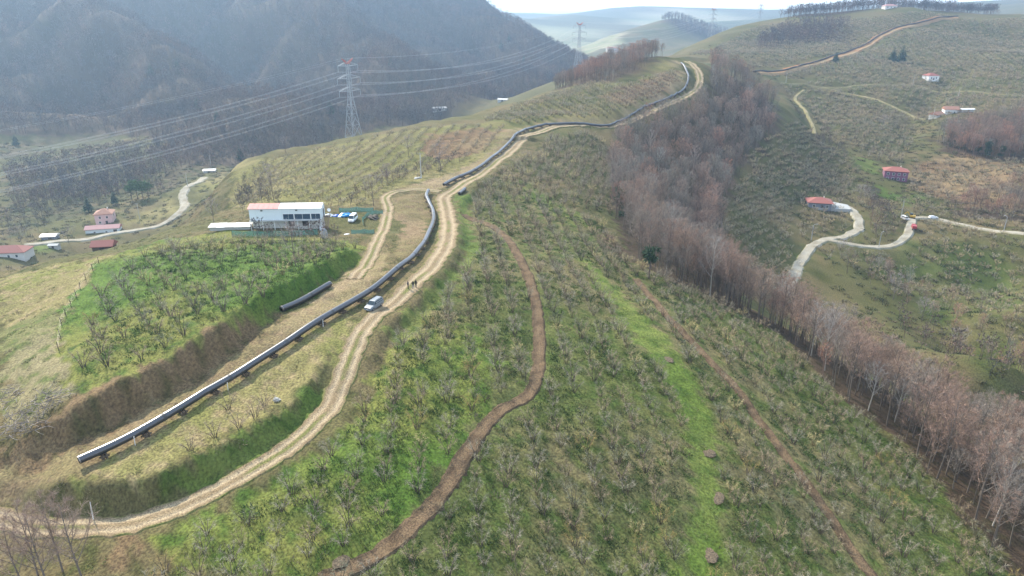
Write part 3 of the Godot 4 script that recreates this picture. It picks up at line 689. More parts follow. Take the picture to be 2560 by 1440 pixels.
func roads() -> void:
	var pale := Color(0.37, 0.295, 0.205); var mid := Color(0.22, 0.165, 0.105); var grass := Color(0.13, 0.15, 0.045)
	var track := func(u: float, q: Vector2) -> Color:
		var nn := fine.get_noise_2d(q.x * 6.0, q.y * 6.0); var b := broad.get_noise_2d(q.x * 2.0, q.y * 2.0)
		var rut := maxf(exp(-pow((u - 0.42) / 0.2, 2.0)), exp(-pow((u + 0.42) / 0.2, 2.0)))
		var col := mid.lerp(pale, clampf(rut * 1.1 + nn * 0.5, 0.0, 1.0))
		var g := exp(-pow(u / 0.17, 2.0)) * smoothstep(-0.25, 0.25, b + nn * 0.5) + smoothstep(0.78, 1.0, absf(u) + nn * 0.25)
		return col.lerp(grass, clampf(g, 0.0, 0.9)) * 1.3
	var rutted := func(u: float, s: float) -> float:
		var rut := maxf(exp(-pow((u - 0.42) / 0.14, 2.0)), exp(-pow((u + 0.42) / 0.14, 2.0)))
		return 0.05 - 0.13 * rut * (0.7 + 0.5 * fine.get_noise_1d(s * 4.0))
	ribbon("dirt_road", ROADS.main, 4.4, 6.0, 0.9, 0.1, track, rutted, 16, M.earth)
	ribbon("side_track", ROADS.side, 4.2, 4.2, 0.9, 0.1, track, rutted, 14, M.earth)
	var brown := func(u: float, q: Vector2) -> Color:
		var nn := fine.get_noise_2d(q.x * 6.0, q.y * 6.0)
		return Color(0.165, 0.115, 0.075).lerp(Color(0.09, 0.063, 0.042), clampf(0.25 + nn * 1.3 + 0.5 * absf(u), 0, 1)).lerp(Color(0.075, 0.06, 0.04), smoothstep(0.7, 1.0, absf(u) + nn * 0.5)) * 1.3
	var hollow := func(u: float, s: float) -> float: return -0.02 + 0.12 * u * u + 0.05 * fine.get_noise_1d(s * 9.0)
	ribbon("earth_path", ROADS.earth, 2.9, 2.6, 0.9, 0.12, brown, hollow, 8, M.earth)
	ribbon("earth_path", ROADS.earth2, 2.1, 1.9, 0.9, 0.12, brown, hollow, 8, M.earth)
	var flat := func(_u: float, _s: float) -> float: return 0.0
	var gravel := func(u: float, q: Vector2) -> Color:
		var nn := fine.get_noise_2d(q.x * 3.0, q.y * 3.0)
		return Color(0.38, 0.355, 0.31).lerp(Color(0.25, 0.22, 0.17), clampf(0.4 + nn, 0, 1)).lerp(Color(0.16, 0.17, 0.07), smoothstep(0.85, 1.1, absf(u) + nn * 0.3)) * 1.3
	ribbon("valley_road", ROADS.leftvalley, 6.0, 6.0, 2.0, 0.3, gravel, flat, 6, M.earth)
	ribbon("concrete_road", ROADS.rightvalley, 5.6, 5.6, 2.0, 0.3, gravel, flat, 6, M.earth)
	ribbon("concrete_road", ROADS.yardroad, 5.6, 5.6, 2.0, 0.34, gravel, flat, 6, M.earth)
	ribbon("concrete_road", ROADS.branch, 5.0, 5.0, 2.0, 0.32, gravel, flat, 6, M.earth)
	var lane := func(u: float, q: Vector2) -> Color:
		var nn := fine.get_noise_2d(q.x * 3.0, q.y * 3.0)
		return Color(0.3, 0.25, 0.16).lerp(Color(0.18, 0.17, 0.08), clampf(0.4 + nn + 0.4 * absf(u), 0, 1)) * 1.3
	ribbon("hill_path", ROADS.hillpath, 4.0, 4.0, 3.0, 0.35, lane, flat, 4, M.earth)
	ribbon("hill_path", ROADS.hillpath2, 3.4, 3.4, 3.0, 0.35, lane, flat, 4, M.earth)
	ribbon("hill_path", ROADS.hillpath3, 3.4, 3.4, 3.0, 0.35, lane, flat, 4, M.earth)
	var cut := func(u: float, q: Vector2) -> Color:
		var nn := fine.get_noise_2d(q.x, q.y)
		return Color(0.33, 0.16, 0.075).lerp(Color(0.33, 0.24, 0.14), clampf(0.5 + u * 0.6 + nn, 0, 1)) * 1.3
	ribbon("pipeline_cut", ROADS.farcut, 13.0, 13.0, 5.0, 1.2, cut, flat, 6, M.earth)

# ---------------------------------------------------------------- plants
func rvec(rg: RandomNumberGenerator) -> Vector3:
	return Vector3(rg.randf_range(-1, 1), rg.randf_range(-1, 1), rg.randf_range(-1, 1)).normalized()

func hazel(rg: RandomNumberGenerator, stems: int, twigs: int, w: float, tall := 3.0) -> Array:   # a vase of bare stems
	var a := Sh.new(); var b := Sh.new()
	for i in stems:
		var f := TAU * (i + rg.randf_range(-0.3, 0.3)) / stems
		var out := Vector3(cos(f), 0, sin(f))
		var lean := rg.randf_range(0.25, 0.95)
		var hh := tall * rg.randf_range(0.7, 1.05)
		var p := [out * rg.randf_range(0.08, 0.35) - Vector3(0, 0.2, 0), out * (0.3 + lean * 0.35) + Vector3(0, hh * 0.4, 0), out * (0.4 + lean * 1.0) + Vector3(0, hh * 0.72, 0), out * (0.5 + lean * 1.5) + Vector3(0, hh * 0.95, 0)]
		a.k = Color(0.085, 0.066, 0.05) * rg.randf_range(0.7, 1.4)
		a.tube(p, [0.06, 0.048, 0.034, 0.012], 3)
		for t in twigs:
			var s := rg.randf_range(0.45, 1.0) * 3.0
			var k := mini(int(s), 2)
			var q: Vector3 = p[k].lerp(p[k + 1], s - k)
			var d := (Vector3(out.x * 0.8, 0.5, out.z * 0.8) + rvec(rg) * 1.1).normalized() * rg.randf_range(0.35, 0.95)
			b.k = Color(0.4, 0.34, 0.255) * rg.randf_range(0.65, 1.3)
			if t % 7 == 0: b.k = Color(0.3, 0.31, 0.17) * rg.randf_range(0.8, 1.2)
			b.sliver(q, d, w * rg.randf_range(0.7, 1.3), rvec(rg))
			if t % 2 == 0: b.sliver(q + d * 0.6, (d.normalized() + rvec(rg) * 0.8).normalized() * d.length() * 0.6, w * 0.8, rvec(rg))
	return [a, b]

func bare_tree(rg: RandomNumberGenerator, tall: float, wide: float, limbs: int, twigs: int, w: float, low: float, bark: Color, twig: Color, fork := false) -> Array:
	var a := Sh.new(); var b := Sh.new()
	var bend := Vector3(rg.randf_range(-0.5, 0.5), 0, rg.randf_range(-0.5, 0.5))
	var axis := []; var rad := []
	for i in 6:
		var t := i / 5.0
		axis.append(Vector3(0, tall * t * (0.75 if fork else 0.96) - (0.6 if i == 0 else 0.0), 0) + bend * sin(t * 3.0) * 0.8)
		rad.append(tall * 0.011 * (1.0 - t * 0.85) + 0.015)
	a.k = bark
	a.tube(axis, rad, 5)
	for i in limbs:
		var t := low + (1.0 - low) * (i + rg.randf()) / limbs
		var f := i * 2.4 + rg.randf_range(-0.4, 0.4)
		var k := mini(int(t * 5.0), 4)
		var q: Vector3 = axis[k].lerp(axis[k + 1], t * 5.0 - k)
		var l := wide * (1.15 - 0.75 * t) * rg.randf_range(0.75, 1.15)
		var out := Vector3(cos(f), 0, sin(f))
		var e := q + out * l * 0.5 + Vector3(0, l * rg.randf_range(0.45, 0.75), 0)
		var g := e + out * l * 0.35 + Vector3(0, l * rg.randf_range(0.5, 0.9), 0)
		if g.y > tall: g.y = tall * rg.randf_range(0.93, 1.02)
		a.k = bark * rg.randf_range(0.8, 1.2)
		a.tube([q, e, g], [rad[k] * 0.55, rad[k] * 0.32, 0.012], 3)
		for j in twigs:
			var s := rg.randf_range(0.3, 1.0)
			var z: Vector3 = q.lerp(e, s * 2.0) if s < 0.5 else e.lerp(g, s * 2.0 - 1.0)
			var d := (out * 0.6 + Vector3(0, 0.75, 0) + rvec(rg) * 0.95).normalized() * l * rg.randf_range(0.22, 0.5)
			b.k = twig * rg.randf_range(0.65, 1.35)
			b.sliver(z, d, w * rg.randf_range(0.6, 1.3), rvec(rg))
			b.sliver(z + d * 0.5, (d.normalized() + rvec(rg) * 0.7).normalized() * d.length() * 0.7, w * 0.75, rvec(rg))
	return [a, b]

func conifer(rg: RandomNumberGenerator, tall: float, wide: float, tone: Color) -> Array:
	var a := Sh.new(); var b := Sh.new()
	a.k = Color(0.08, 0.06, 0.045)
	a.tube([Vector3(0, -0.5, 0), Vector3(0, tall * 0.6, 0), Vector3(0, tall, 0)], [tall * 0.02, tall * 0.012, 0.02], 5)
	var rows := 15
	for i in rows:
		var t := (i + 0.3) / rows
		var r := wide * pow(1.0 - t, 0.8) * rg.randf_range(0.85, 1.1)
		for j in 11:
			var f := j * TAU / 11.0 + i * 0.7 + rg.randf_range(-0.2, 0.2)
			var out := Vector3(cos(f), 0, sin(f))
			var q := Vector3(0, tall * (0.12 + 0.88 * t), 0)
			for z in 4:
				b.k = tone * rg.randf_range(0.6, 1.5)
				b.sliver(q + out * r * z * 0.22, (out * 0.6 + Vector3(0, -0.28, 0) + rvec(rg) * 0.35) * r * 0.6, r * 0.32, Vector3.UP + rvec(rg) * 0.6)
	return [a, b]

func round_evergreen(rg: RandomNumberGenerator, tall: float, wide: float, low: float, n: int, leaf: float, tone: Color) -> Array:   # pines and leafy bushes
	var a := Sh.new(); var b := Sh.new()
	a.k = Color(0.11, 0.085, 0.065)
	a.tube([Vector3(0, -0.4, 0), Vector3(0.1, tall * 0.5, 0), Vector3(0, tall * 0.9, 0.1)], [tall * 0.022, tall * 0.015, 0.02], 5)
	var lumps := []
	for i in 9: lumps.append(Vector3(rg.randf_range(-0.6, 0.6) * wide, lerpf(low, 0.86, rg.randf()) * tall, rg.randf_range(-0.6, 0.6) * wide))
	for i in n:
		var o: Vector3 = lumps[i % 9]
		var d := rvec(rg)
		var q := o + d * wide * 0.5 * sqrt(rg.randf()) * Vector3(1, 0.75, 1)
		b.k = tone * rg.randf_range(0.55, 1.5)
		b.sliver(q, (d + rvec(rg) * 0.8) * leaf, leaf * 0.5, rvec(rg))
	return [a, b]

func tuft(rg: RandomNumberGenerator, n: int, wide: float, tall: float, w: float) -> Sh:
	var b := Sh.new()
	for i in n:
		var f := rg.randf() * TAU; var r := sqrt(rg.randf()) * wide
		var out := Vector3(cos(f), 0, sin(f))
		b.k = Color(1, 1, 1) * rg.randf_range(0.6, 1.4)
		b.sliver(out * r - Vector3(0, 0.05, 0), (out * 0.5 + Vector3(0, 1, 0) + rvec(rg) * 0.5).normalized() * tall * rg.randf_range(0.5, 1.2), w, rvec(rg))
	return b

func joined(p: Array) -> ArrayMesh:
	var s := Sh.new()
	for q in p:
		s.v.append_array(q.v); s.n.append_array(q.n); s.c.append_array(q.c)
	return s.mesh()

func in_view(p: Vector3) -> float:   # depth if the lens sees the place, else -1
	var d := p - Vector3(0, 60, 0)
	var z := -d.z * cos(0.38467) - d.y * sin(0.38467); var y := d.y * cos(0.38467) - d.z * sin(0.38467)
	if z < 1.0 or absf(d.x) > z * 0.76 or y > z * 0.42 or y < -z * 0.435: return -1.0
	return z

func blocked(x: float, z: float) -> bool:
	for f in fields.slice(0, 2):
		if f.has(x, z): return f.near_road(x, z)
	return false

func zone_of(p: Vector2) -> String:
	var k := "hill"
	for e in ZONES:
		if Geometry2D.is_point_in_polygon(p, poly2(e.slice(1))): k = e[0]
	return k

func line_x(line: Array, z: float) -> float:   # where a path crosses this far back
	for i in line.size() - 1:
		if (line[i][1] - z) * (line[i + 1][1] - z) <= 0.0: return lerpf(line[i][0], line[i + 1][0], clampf((z - line[i][1]) / minf(line[i + 1][1] - line[i][1], -0.01), 0.0, 1.0))
	return line[0][0] if absf(line[0][1] - z) < absf(line[-1][1] - z) else line[-1][0]

func plot_of(p: Vector2) -> String:
	if p.y < -172.0: return "on the upper slope below the pipe junction"
	if p.x < line_x(ROADS.earth, p.y): return "between the dirt road and the long earth path"
	var strip := []
	for e in ZONES:
		if e[0] == "strip": strip = e.slice(1, 9)
	strip.reverse()
	if p.x < line_x(strip, p.y) - 2.0: return "between the long earth path and the bright grass strip"
	return "between the grass strip and the second earth path" if p.x < line_x(ROADS.earth2, p.y) else "between the second earth path and the tree belt"

func rows_in(poly: Array, across: float, along: float, turn: float, jit: float, keep := 1.0) -> Array:
	var q := poly2(poly)
	var c := bounds(q).get_center(); var r := bounds(q).size.length() * 0.5
	var out := []
	for i in int(r * 2.0 / across) + 1:
		for j in int(r * 2.0 / along) + 1:
			var p := Vector2(i * across - r + rng.randf_range(-jit, jit), j * along - r + (along * 0.5 if i % 2 else 0.0) + rng.randf_range(-jit, jit)).rotated(turn) + c
			if rng.randf() < keep and Geometry2D.is_point_in_polygon(p, q) and not blocked(p.x, p.y): out.append(p)
	return out

func planted(p: Vector2, size: float, tall := 1.0, tip := 0.0) -> Transform3D:
	var up := Vector3.UP.lerp(slope_up(p.x, p.y), tip).normalized()
	var b := Basis(Quaternion(Vector3.UP, up)) * Basis(Vector3.UP, rng.randf() * TAU) * Basis.from_scale(Vector3(size, size * tall, size))
	return Transform3D(b, on(p.x, p.y))

func single_tree(called: String, kind: Array, bark: Material, leaf: Material, p: Vector2, size: float, label: String, category: String, group := "", crown := "crown") -> Node3D:
	var o := thing(called, label, category, Vector3.ZERO, 0.0, group)
	o.transform = planted(p, size)
	part(o, "trunk", kind[0], bark)
	part(o, crown, kind[1], leaf)
	return o

func plants() -> void:
	var rg := RandomNumberGenerator.new()
	rg.seed = 77
	var tm := Time.get_ticks_msec()
	var hz := []; var hzm := []
	for i in 4:
		hz.append(hazel(rg, 7, 44, 0.021, 2.9)); hzm.append([hz[i][0].mesh(), hz[i][1].mesh(), joined(hz[i])])
	var low := []
	for i in 3: low.append(joined(hazel(rg, 6, 16, 0.11, 2.8)))
	var lush := PackedVector2Array()
	for e in ZONES:
		if e[0] == "strip": lush = Geometry2D.offset_polygon(poly2(e.slice(1)), 0.3)[0]
	# the orchard slope below the dirt road, and the terrace over the cut bank
	var spots := []
	for p in rows_in(VEG.slope, 4.3, 2.9, -0.08, 0.4, 0.88):
		if not Geometry2D.is_point_in_polygon(p, lush): spots.append([p, "slope", rg.randf_range(0.6, 1.12)])
	for p in rows_in(VEG.slopetop, 4.0, 3.6, 0.2, 1.0, 0.9): spots.append([p, "slope", rg.randf_range(0.8, 1.2)])
	for p in rows_in(VEG.terrace, 5.0, 4.4, 0.5, 0.6, 0.88): spots.append([p, "terrace", rg.randf_range(0.85, 1.2)])
	var seen := []
	for s in spots:
		var d := in_view(on(s[0].x, s[0].y, 1.0))
		seen.append([d / s[2] if d > 0.0 else 1e6 , s])
	seen.sort_custom(func(a, b): return a[0] < b[0])
	var rest := [[], [], [], []]; var tint := [[], [], [], []]
	var tones := [Color(1, 1, 1), Color(1.15, 1.03, 0.9), Color(0.85, 0.88, 0.8), Color(1.0, 0.9, 0.82)]
	for i in seen.size():
		var s: Array = seen[i][1]
		var k := rg.randi() % 4
		if i < 300 and seen[i][0] < 1e5:
			var pale := rg.randf() < 0.07
			var plot := plot_of(s[0]) if s[1] == "slope" else "on the grassy terrace above the brown cut bank"
			var size := "large " if s[2] > 1.08 else "small " if s[2] < 0.8 else ""
			var lab := size + ("catkin-yellow hazel bush " if pale else "bare grey-brown hazel bush ") + plot
			var o := thing("hazel_bush", lab, "bush", Vector3.ZERO, 0.0, size + ("catkin hazels " if pale else "bare hazels ") + plot)
			o.transform = planted(s[0], s[2], rg.randf_range(0.85, 1.1))
			part(o, "trunk", hzm[k][0], tinted("hazel_bark"))
			var m := tinted("hazel_catkins" if pale else "hazel_twigs_%d" % (rg.randi() % 3))
			part(o, "crown", hzm[k][1], m)
		else:
			rest[k].append(planted(s[0], s[2], rg.randf_range(0.85, 1.1)))
			tint[k].append((tones[rg.randi() % 4] if rg.randf() > 0.07 else Color(1.6, 1.5, 1.0)) * rg.randf_range(0.85, 1.15))
	for k in 4: stuff("hazel_orchard", hzm[k][2], tinted("hazel_twigs_0"), rest[k], tint[k], "bare hazel bushes filling the rest of the ridge orchard rows", "bushes")
	# orchards on the farther fields and hills
	var far := [[], [], []]; var fart := [[], [], []]
	for e in [["field", 6.0, 2.0, 0.15, 0.3, 0.92, 0.6], ["knoll", 4.6, 2.6, -0.5, 0.35, 0.95, 1.0], ["righthill", 5.6, 4.4, 0.6, 1.4, 0.93, 1.1], ["righthill2", 6.0, 4.8, 0.3, 1.4, 0.93, 1.15], ["righthill3", 6.0, 4.6, -0.2, 1.1, 0.93, 1.1], ["rightvalley", 5.0, 4.3, 0.4, 1.6, 0.85, 1.0], ["spurside", 4.2, 3.7, 0.7, 0.9, 0.95, 1.0], ["spurside2", 4.2, 3.7, 0.7, 0.9, 0.9, 1.0]]:
		for p in rows_in(VEG[e[0]], e[1], e[2], e[3], e[4], e[5]):
			var k := rg.randi() % 3
			far[k].append(planted(p, e[6] * rg.randf_range(0.75, 1.25))); fart[k].append(tones[rg.randi() % 4] * rg.randf_range(0.8, 1.15))
	for k in 3: stuff("hazel_orchard", low[k], tinted("hazel_twigs_0"), far[k], fart[k], "distant hazel orchards planted in rows across the far hillsides", "bushes")
	print("hazels ", spots.size(), " + ", far[0].size() * 3, " ", Time.get_ticks_msec() - tm)
	# woods
	var kinds := []
	for e in [[Color(0.13, 0.108, 0.09), Color(0.29, 0.19, 0.14)], [Color(0.14, 0.118, 0.098), Color(0.27, 0.222, 0.178)], [Color(0.12, 0.1, 0.082), Color(0.29, 0.2, 0.14)], [Color(0.36, 0.33, 0.29), Color(0.29, 0.26, 0.23)]]:
		var b := bare_tree(rg, 13.0, 4.2, 18, 38, 0.036, 0.34, e[0], e[1])
		kinds.append([b[0].mesh(), b[1].mesh(), joined(b)])
	var all := []
	for e in [["belt", 3.1, 3.1, 0.98], ["spur", 4.2, 4.2, 1.0], ["hillwood", 3.8, 3.8, 0.8], ["rightwood", 4.4, 4.4, 1.15], ["roadwood", 4.6, 4.6, 0.75], ["ravine", 7.5, 7.5, 0.7]]:
		for p in rows_in(WOODS[e[0]], e[1], e[2], 0.4, 1.3, 0.93):
			var s: float = e[3] * rg.randf_range(0.55, 1.2)
			if e[0] in ["spur", "belt"] and broad.get_noise_2d(p.x * 2.5 + 40.0, p.y * 2.5) < -0.27: continue
			var d := in_view(on(p.x, p.y, 8.0))
			all.append([d / s if d > 0.0 else 1e6, p, s, e[0]])
	all.sort_custom(func(a, b): return a[0] < b[0])
	var wr := [[], [], [], []]; var wt := [[], [], [], []]
	var said := {"belt": "in the tree belt along the foot of the orchard slope", "spur": "in the wood on the steep spur beside the ridge", "hillwood": "in the wood on the knoll beside the pipeline bend", "rightwood": "in the wood below the white farm buildings", "roadwood": "above the concrete road across the valley", "ravine": "standing singly in the green ravine"}
	for i in all.size():
		var e: Array = all[i]
		var k := rg.randi() % 3
		if e[3] == "spur" and rg.randf() < 0.5: k = 1
		if rg.randf() < 0.03: k = 3
		if i < 300 and e[0] < 1e5:
			var o := thing("forest_tree", ("tall " if e[2] > 1.02 else "short " if e[2] < 0.8 else "") + ("pale-barked" if k == 3 else ["reddish", "grey-brown", "russet"][k]) + " slender bare tree " + said[e[3]], "tree", Vector3.ZERO, 0.0, "bare trees " + said[e[3]])
			o.transform = planted(e[1], e[2], rg.randf_range(0.9, 1.15))
			part(o, "trunk", kinds[k][0], tinted("bark")); part(o, "crown", kinds[k][1], tinted("twigs"))
		else:
			wr[k].append(planted(e[1], e[2], rg.randf_range(0.9, 1.15))); wt[k].append(Color(0.82, 0.92, 0.95).lerp(Color(1.15, 0.95, 0.9), smoothstep(-0.3, 0.3, broad.get_noise_2d(e[1].x * 1.6, e[1].y * 1.6))) * rg.randf_range(0.7, 1.3))
	for k in 4: stuff("deciduous_wood", kinds[k][2], tinted("twigs"), wr[k], wt[k], "leafless wood covering the spur and the belts round the ridge", "woodland")
	print("woods ", all.size(), " ", Time.get_ticks_msec() - tm)
	# the forested mountain, far woods and scrub
	var mt := []
	for e in [Color(0.125, 0.098, 0.086), Color(0.105, 0.094, 0.085), Color(0.14, 0.1, 0.085)]:
		mt.append(joined(bare_tree(rg, 13.0, 4.4, 9, 6, 0.55, 0.3, e * 0.8, e)))
	var mr := [[], [], []]; var mtc := [[], [], []]
	for e in [["mountain", 5.9, 5.9, 1.0, 0.95], ["farwood", 6.0, 6.0, 1.0, 0.95], ["skyline", 4.5, 4.5, 0.95, 0.95], ["farhill", 9.0, 9.0, 1.2, 0.9], ["leftvalley", 5.5, 5.5, 0.8, 0.92], ["houserow", 5.0, 5.0, 0.65, 0.85], ["valleytrees", 7.0, 7.0, 0.55, 0.8], ["leftroadside", 6.0, 6.0, 0.45, 0.85], ["gully", 4.5, 4.5, 0.4, 0.9], ["hedge", 3.0, 3.0, 0.25, 0.95], ["houseshrubs", 3.4, 3.4, 0.42, 0.85], ["yardshrubs", 4.0, 4.0, 0.5, 0.85], ["fieldfoot", 4.2, 4.2, 0.32, 0.85], ["fieldedge", 5.0, 5.0, 0.4, 0.8], ["roadhedge", 2.8, 2.8, 0.34, 0.85]]:
		for p in rows_in(WOODS[e[0]], e[1], e[2], 0.2, 2.6 if e[1] > 4.0 else 0.9, e[4]):
			var k := rg.randi() % 3
			var hue := Color(0.8, 0.86, 0.95).lerp(Color(1.15, 1.0, 0.92), smoothstep(-0.3, 0.3, broad.get_noise_2d(p.x * 0.6 + 9.0, p.y * 0.6)))
			mr[k].append(planted(p, e[3] * rg.randf_range(0.6, 1.3))); mtc[k].append(hue * rg.randf_range(0.65, 1.35))
	for k in 3: stuff("mountain_forest", mt[k], tinted("twigs"), mr[k], mtc[k], "dense leafless forest covering the mountainside across the valley", "forest")
	print("forest ", mr[0].size() * 3, " ", Time.get_ticks_msec() - tm)
	# undergrowth
	var gt := [tuft(rg, 30, 0.6, 0.5, 0.1).mesh(), tuft(rg, 34, 0.75, 0.36, 0.12).mesh()]
	var gr := [[], []]; var gc := [[], []]
	var greens := [Color(0.055, 0.1, 0.02), Color(0.035, 0.07, 0.02), Color(0.1, 0.145, 0.03), Color(0.15, 0.14, 0.06), Color(0.2, 0.16, 0.1)]
	for e in [["slope", 1.0, 0.5, 0], ["slopetop", 1.6, 0.5, 0], ["terrace", 1.2, 0.5, 1]]:
		for p in rows_in(VEG[e[0]], e[1], e[1], 0.3, 0.8, e[2]):
			var nn: float = broad.get_noise_2d(p.x * 2.2, p.y * 2.2) + 0.5 * fine.get_noise_2d(p.x * 3.0, p.y * 3.0) - 0.003 * (p.x + 10.0)
			if nn < -0.2 and rg.randf() < 0.7: continue
			if e[3] == 0 and Geometry2D.is_point_in_polygon(p, lush): continue
			var k := rg.randi() % 2
			gr[k].append(planted(p, rg.randf_range(0.6, 1.5), 1.0, 0.7))
			gc[k].append(greens[rg.randi() % (3 if nn > 0.0 else 5)] * rg.randf_range(0.8, 1.25))
	# rough growth all over the valley sides
	var rough := tuft(rg, 26, 1.5, 1.1, 0.3).mesh()
	var rr := []; var rc := []
	var dull := [Color(0.1, 0.085, 0.05), Color(0.14, 0.115, 0.07), Color(0.07, 0.085, 0.03), Color(0.09, 0.11, 0.035), Color(0.16, 0.12, 0.08)]
	for e in [[[[120, -130], [260, -130], [360, -420], [420, -560], [250, -660], [200, -480], [150, -400]], 3.6, 0.7], [[[-130, -210], [-250, -300], [-420, -420], [-480, -640], [-200, -620], [-190, -460], [-140, -330]], 4.2, 0.7], [[[230, -660], [420, -560], [600, -720], [640, -960], [400, -980], [240, -900]], 5.5, 0.6]]:
		for p in rows_in(e[0], e[1], e[1], 0.5, e[1] * 0.6, e[2]):
			if broad.get_noise_2d(p.x * 2.0, p.y * 2.0 + 70.0) < -0.1 and rg.randf() < 0.6: continue
			rr.append(planted(p, rg.randf_range(0.5, 1.4), 0.8, 0.6)); rc.append(dull[rg.randi() % 5] * rg.randf_range(0.75, 1.25))
	stuff("rough_growth", rough, tinted("leaves"), rr, rc, "brown and olive rough growth covering the valley sides", "undergrowth")
	var edge := [[-150, -60], [60, -60], [60, -330], [-150, -330]]
	for p in rows_in(edge, 1.5, 1.5, 0.0, 0.8, 0.6):
		if fine.get_noise_2d(p.x * 2.0, p.y * 2.0) < 0.02: continue
		if zone_of(p) in ["dirt", "bench", "soil"] and rg.randf() < 0.85: continue
		gr[1].append(planted(p, rg.randf_range(0.4, 1.0), 0.8, 0.8)); gc[1].append(greens[2 + rg.randi() % 3] * rg.randf_range(0.8, 1.3))
	for k in 2: stuff("undergrowth", gt[k], tinted("leaves"), gr[k], gc[k], "green brambles and grass tufts growing between the hazel bushes", "undergrowth")
	print("tufts ", gr[0].size() * 2, " ", Time.get_ticks_msec() - tm)

# ---------------------------------------------------------------- pipes
func pipe_line(called: String, label: String, line: Array, r: float, lift: float, step: float, section: int, sides: int, rails := true, skin := "pipe") -> Node3D:
	var p := path_points(line, step)
	var ys := PackedFloat32Array()
	for q in p: ys.append(ground(q.x, q.y))
	for k in 14:
		var o := ys.duplicate()
		for i in range(1, ys.size() - 1): ys[i] = (o[i - 1] + o[i] * 2.0 + o[i + 1]) / 4.0
	var q3 := []
	for i in p.size(): q3.append(Vector3(p[i].x, maxf(ys[i], ground(p[i].x, p[i].y) - 0.1) + lift + r, p[i].y))
	var root := thing(called, label, "pipe", Vector3(p[0].x, ys[0], p[0].y))
	var off := -root.position
	var i := 0
	while i < p.size() - 1:
		var j := mini(i + section, p.size() - 1)
		if p.size() - 1 - j < section / 3: j = p.size() - 1
		var pts := []; var rr := []; var ri := []
		for k in range(i, j + 1):
			pts.append(q3[k] + off); rr.append(r); ri.append(r * 0.965)
		var sh := Sh.new()
		sh.tube(pts, rr, sides)
		part(root, "pipe_section", sh, M[skin])
		if i > 0:
			var d: Vector3 = pts[1] - pts[0]
			d = d.normalized()
			var wb := Sh.new()
			wb.tube([pts[0] - d * 0.26, pts[0] - d * 0.22, pts[0] + d * 0.22, pts[0] + d * 0.26], [r * 1.0, r * 1.022, r * 1.022, r], sides)
			part(root, "weld_sleeve", wb, M.sleeve)
		for e in [0, -1]:   # bare steel mouths
			if (e == 0 and i == 0) or (e == -1 and j == p.size() - 1):
				var a: Vector3 = pts[e]
				var d: Vector3 = (pts[1] - pts[0] if e == 0 else pts[-2] - pts[-1]).normalized()
				var mo := Sh.new()
				mo.tube([a - d * 0.14, a - d * 0.14, a + d * 0.02, a + d * 0.02], [r * 0.93, r * 0.98, r * 0.98, r * 1.004], sides)
				part(root, "pipe_end", mo, M.steel)
				var bo := Sh.new()
				bo.tube([a - d * 0.13, a + d * 4.0], [r * 0.93, r * 0.93], sides)
				part(root, "pipe_bore", bo, M.bore)
		i = j
	if rails:
		var n := 0
		for k in range(int(section * 0.25), p.size() - 1, int(section * 0.5)):
			var t: Vector3 = (q3[k + 1] - q3[k]).normalized()
			var side := t.cross(Vector3.UP).normalized()
			var crib := thing("timber_crib", "stack of rough timbers holding up " + ("the long pipeline on the bench" if called == "pipeline" and taken.get("crib_run", 0) == 0 else "the pipeline along the ridge road"), "timber crib", on(p[k].x, p[k].y), 0.0, "timber cribs under the pipes " + str(taken.get("crib_run", 0)))
			var gap: float = q3[k].y - r - crib.position.y
			var rows := maxi(1, int(ceil((gap + 0.3) / 0.22)))
			for w in rows:
				for s in [-0.22, 0.22]:
					var sh := Sh.new()
					var o := Vector3(0, gap - 0.11 - 0.22 * w, 0)
					if w % 2 == 0: sh.bar(o + t * s - side * 0.85, o + t * s + side * 0.85, 0.2)
					else: sh.bar(o + side * s * 2.6 - t * 0.6, o + side * s * 2.6 + t * 0.6, 0.2)
					part(crib, "timber", sh, M.timber)
			n += 1
	return root

func pipes() -> void:
	mat("pipe", Color(0.016, 0.018, 0.026), 0.33); M.pipe.metallic_specular = 0.7; M.pipe.clearcoat_enabled = true; M.pipe.clearcoat = 0.35; M.pipe.clearcoat_roughness = 0.25; mat("sleeve", Color(0.05, 0.05, 0.05), 0.6); mat("steel", Color(0.3, 0.27, 0.24), 0.55, 0.6)
	mat("dull_pipe", Color(0.03, 0.028, 0.027), 0.75); mat("bore", Color(0.09, 0.045, 0.03), 0.9); mat("timber", Color(0.12, 0.09, 0.062), 0.95)
	pipe_line("pipeline", "long black welded pipeline lying along the dirt bench", PIPES.p1, 0.61, 0.55, 1.0, 12, 20)
	taken["crib_run"] = 1
	pipe_line("pipeline", "black welded pipeline winding along the ridge road to the hilltop", PIPES.p2, 0.61, 0.45, 1.5, 8, 14)
	pipe_line("pipeline", "dark pipeline in the orange cutting up the far hill", PIPES.p3, 0.75, 1.0, 6.0, 2, 10, false, "dull_pipe")
	pipe_line("loose_pipe", "two joined lengths of black pipe lying at the foot of the terrace bank", PIPES.la, 0.61, -0.03, 1.0, 8, 20, false)
	pipe_line("loose_pipe", "short loose length of black pipe beside the track junction", PIPES.lb, 0.61, -0.03, 1.0, 12, 18, false)

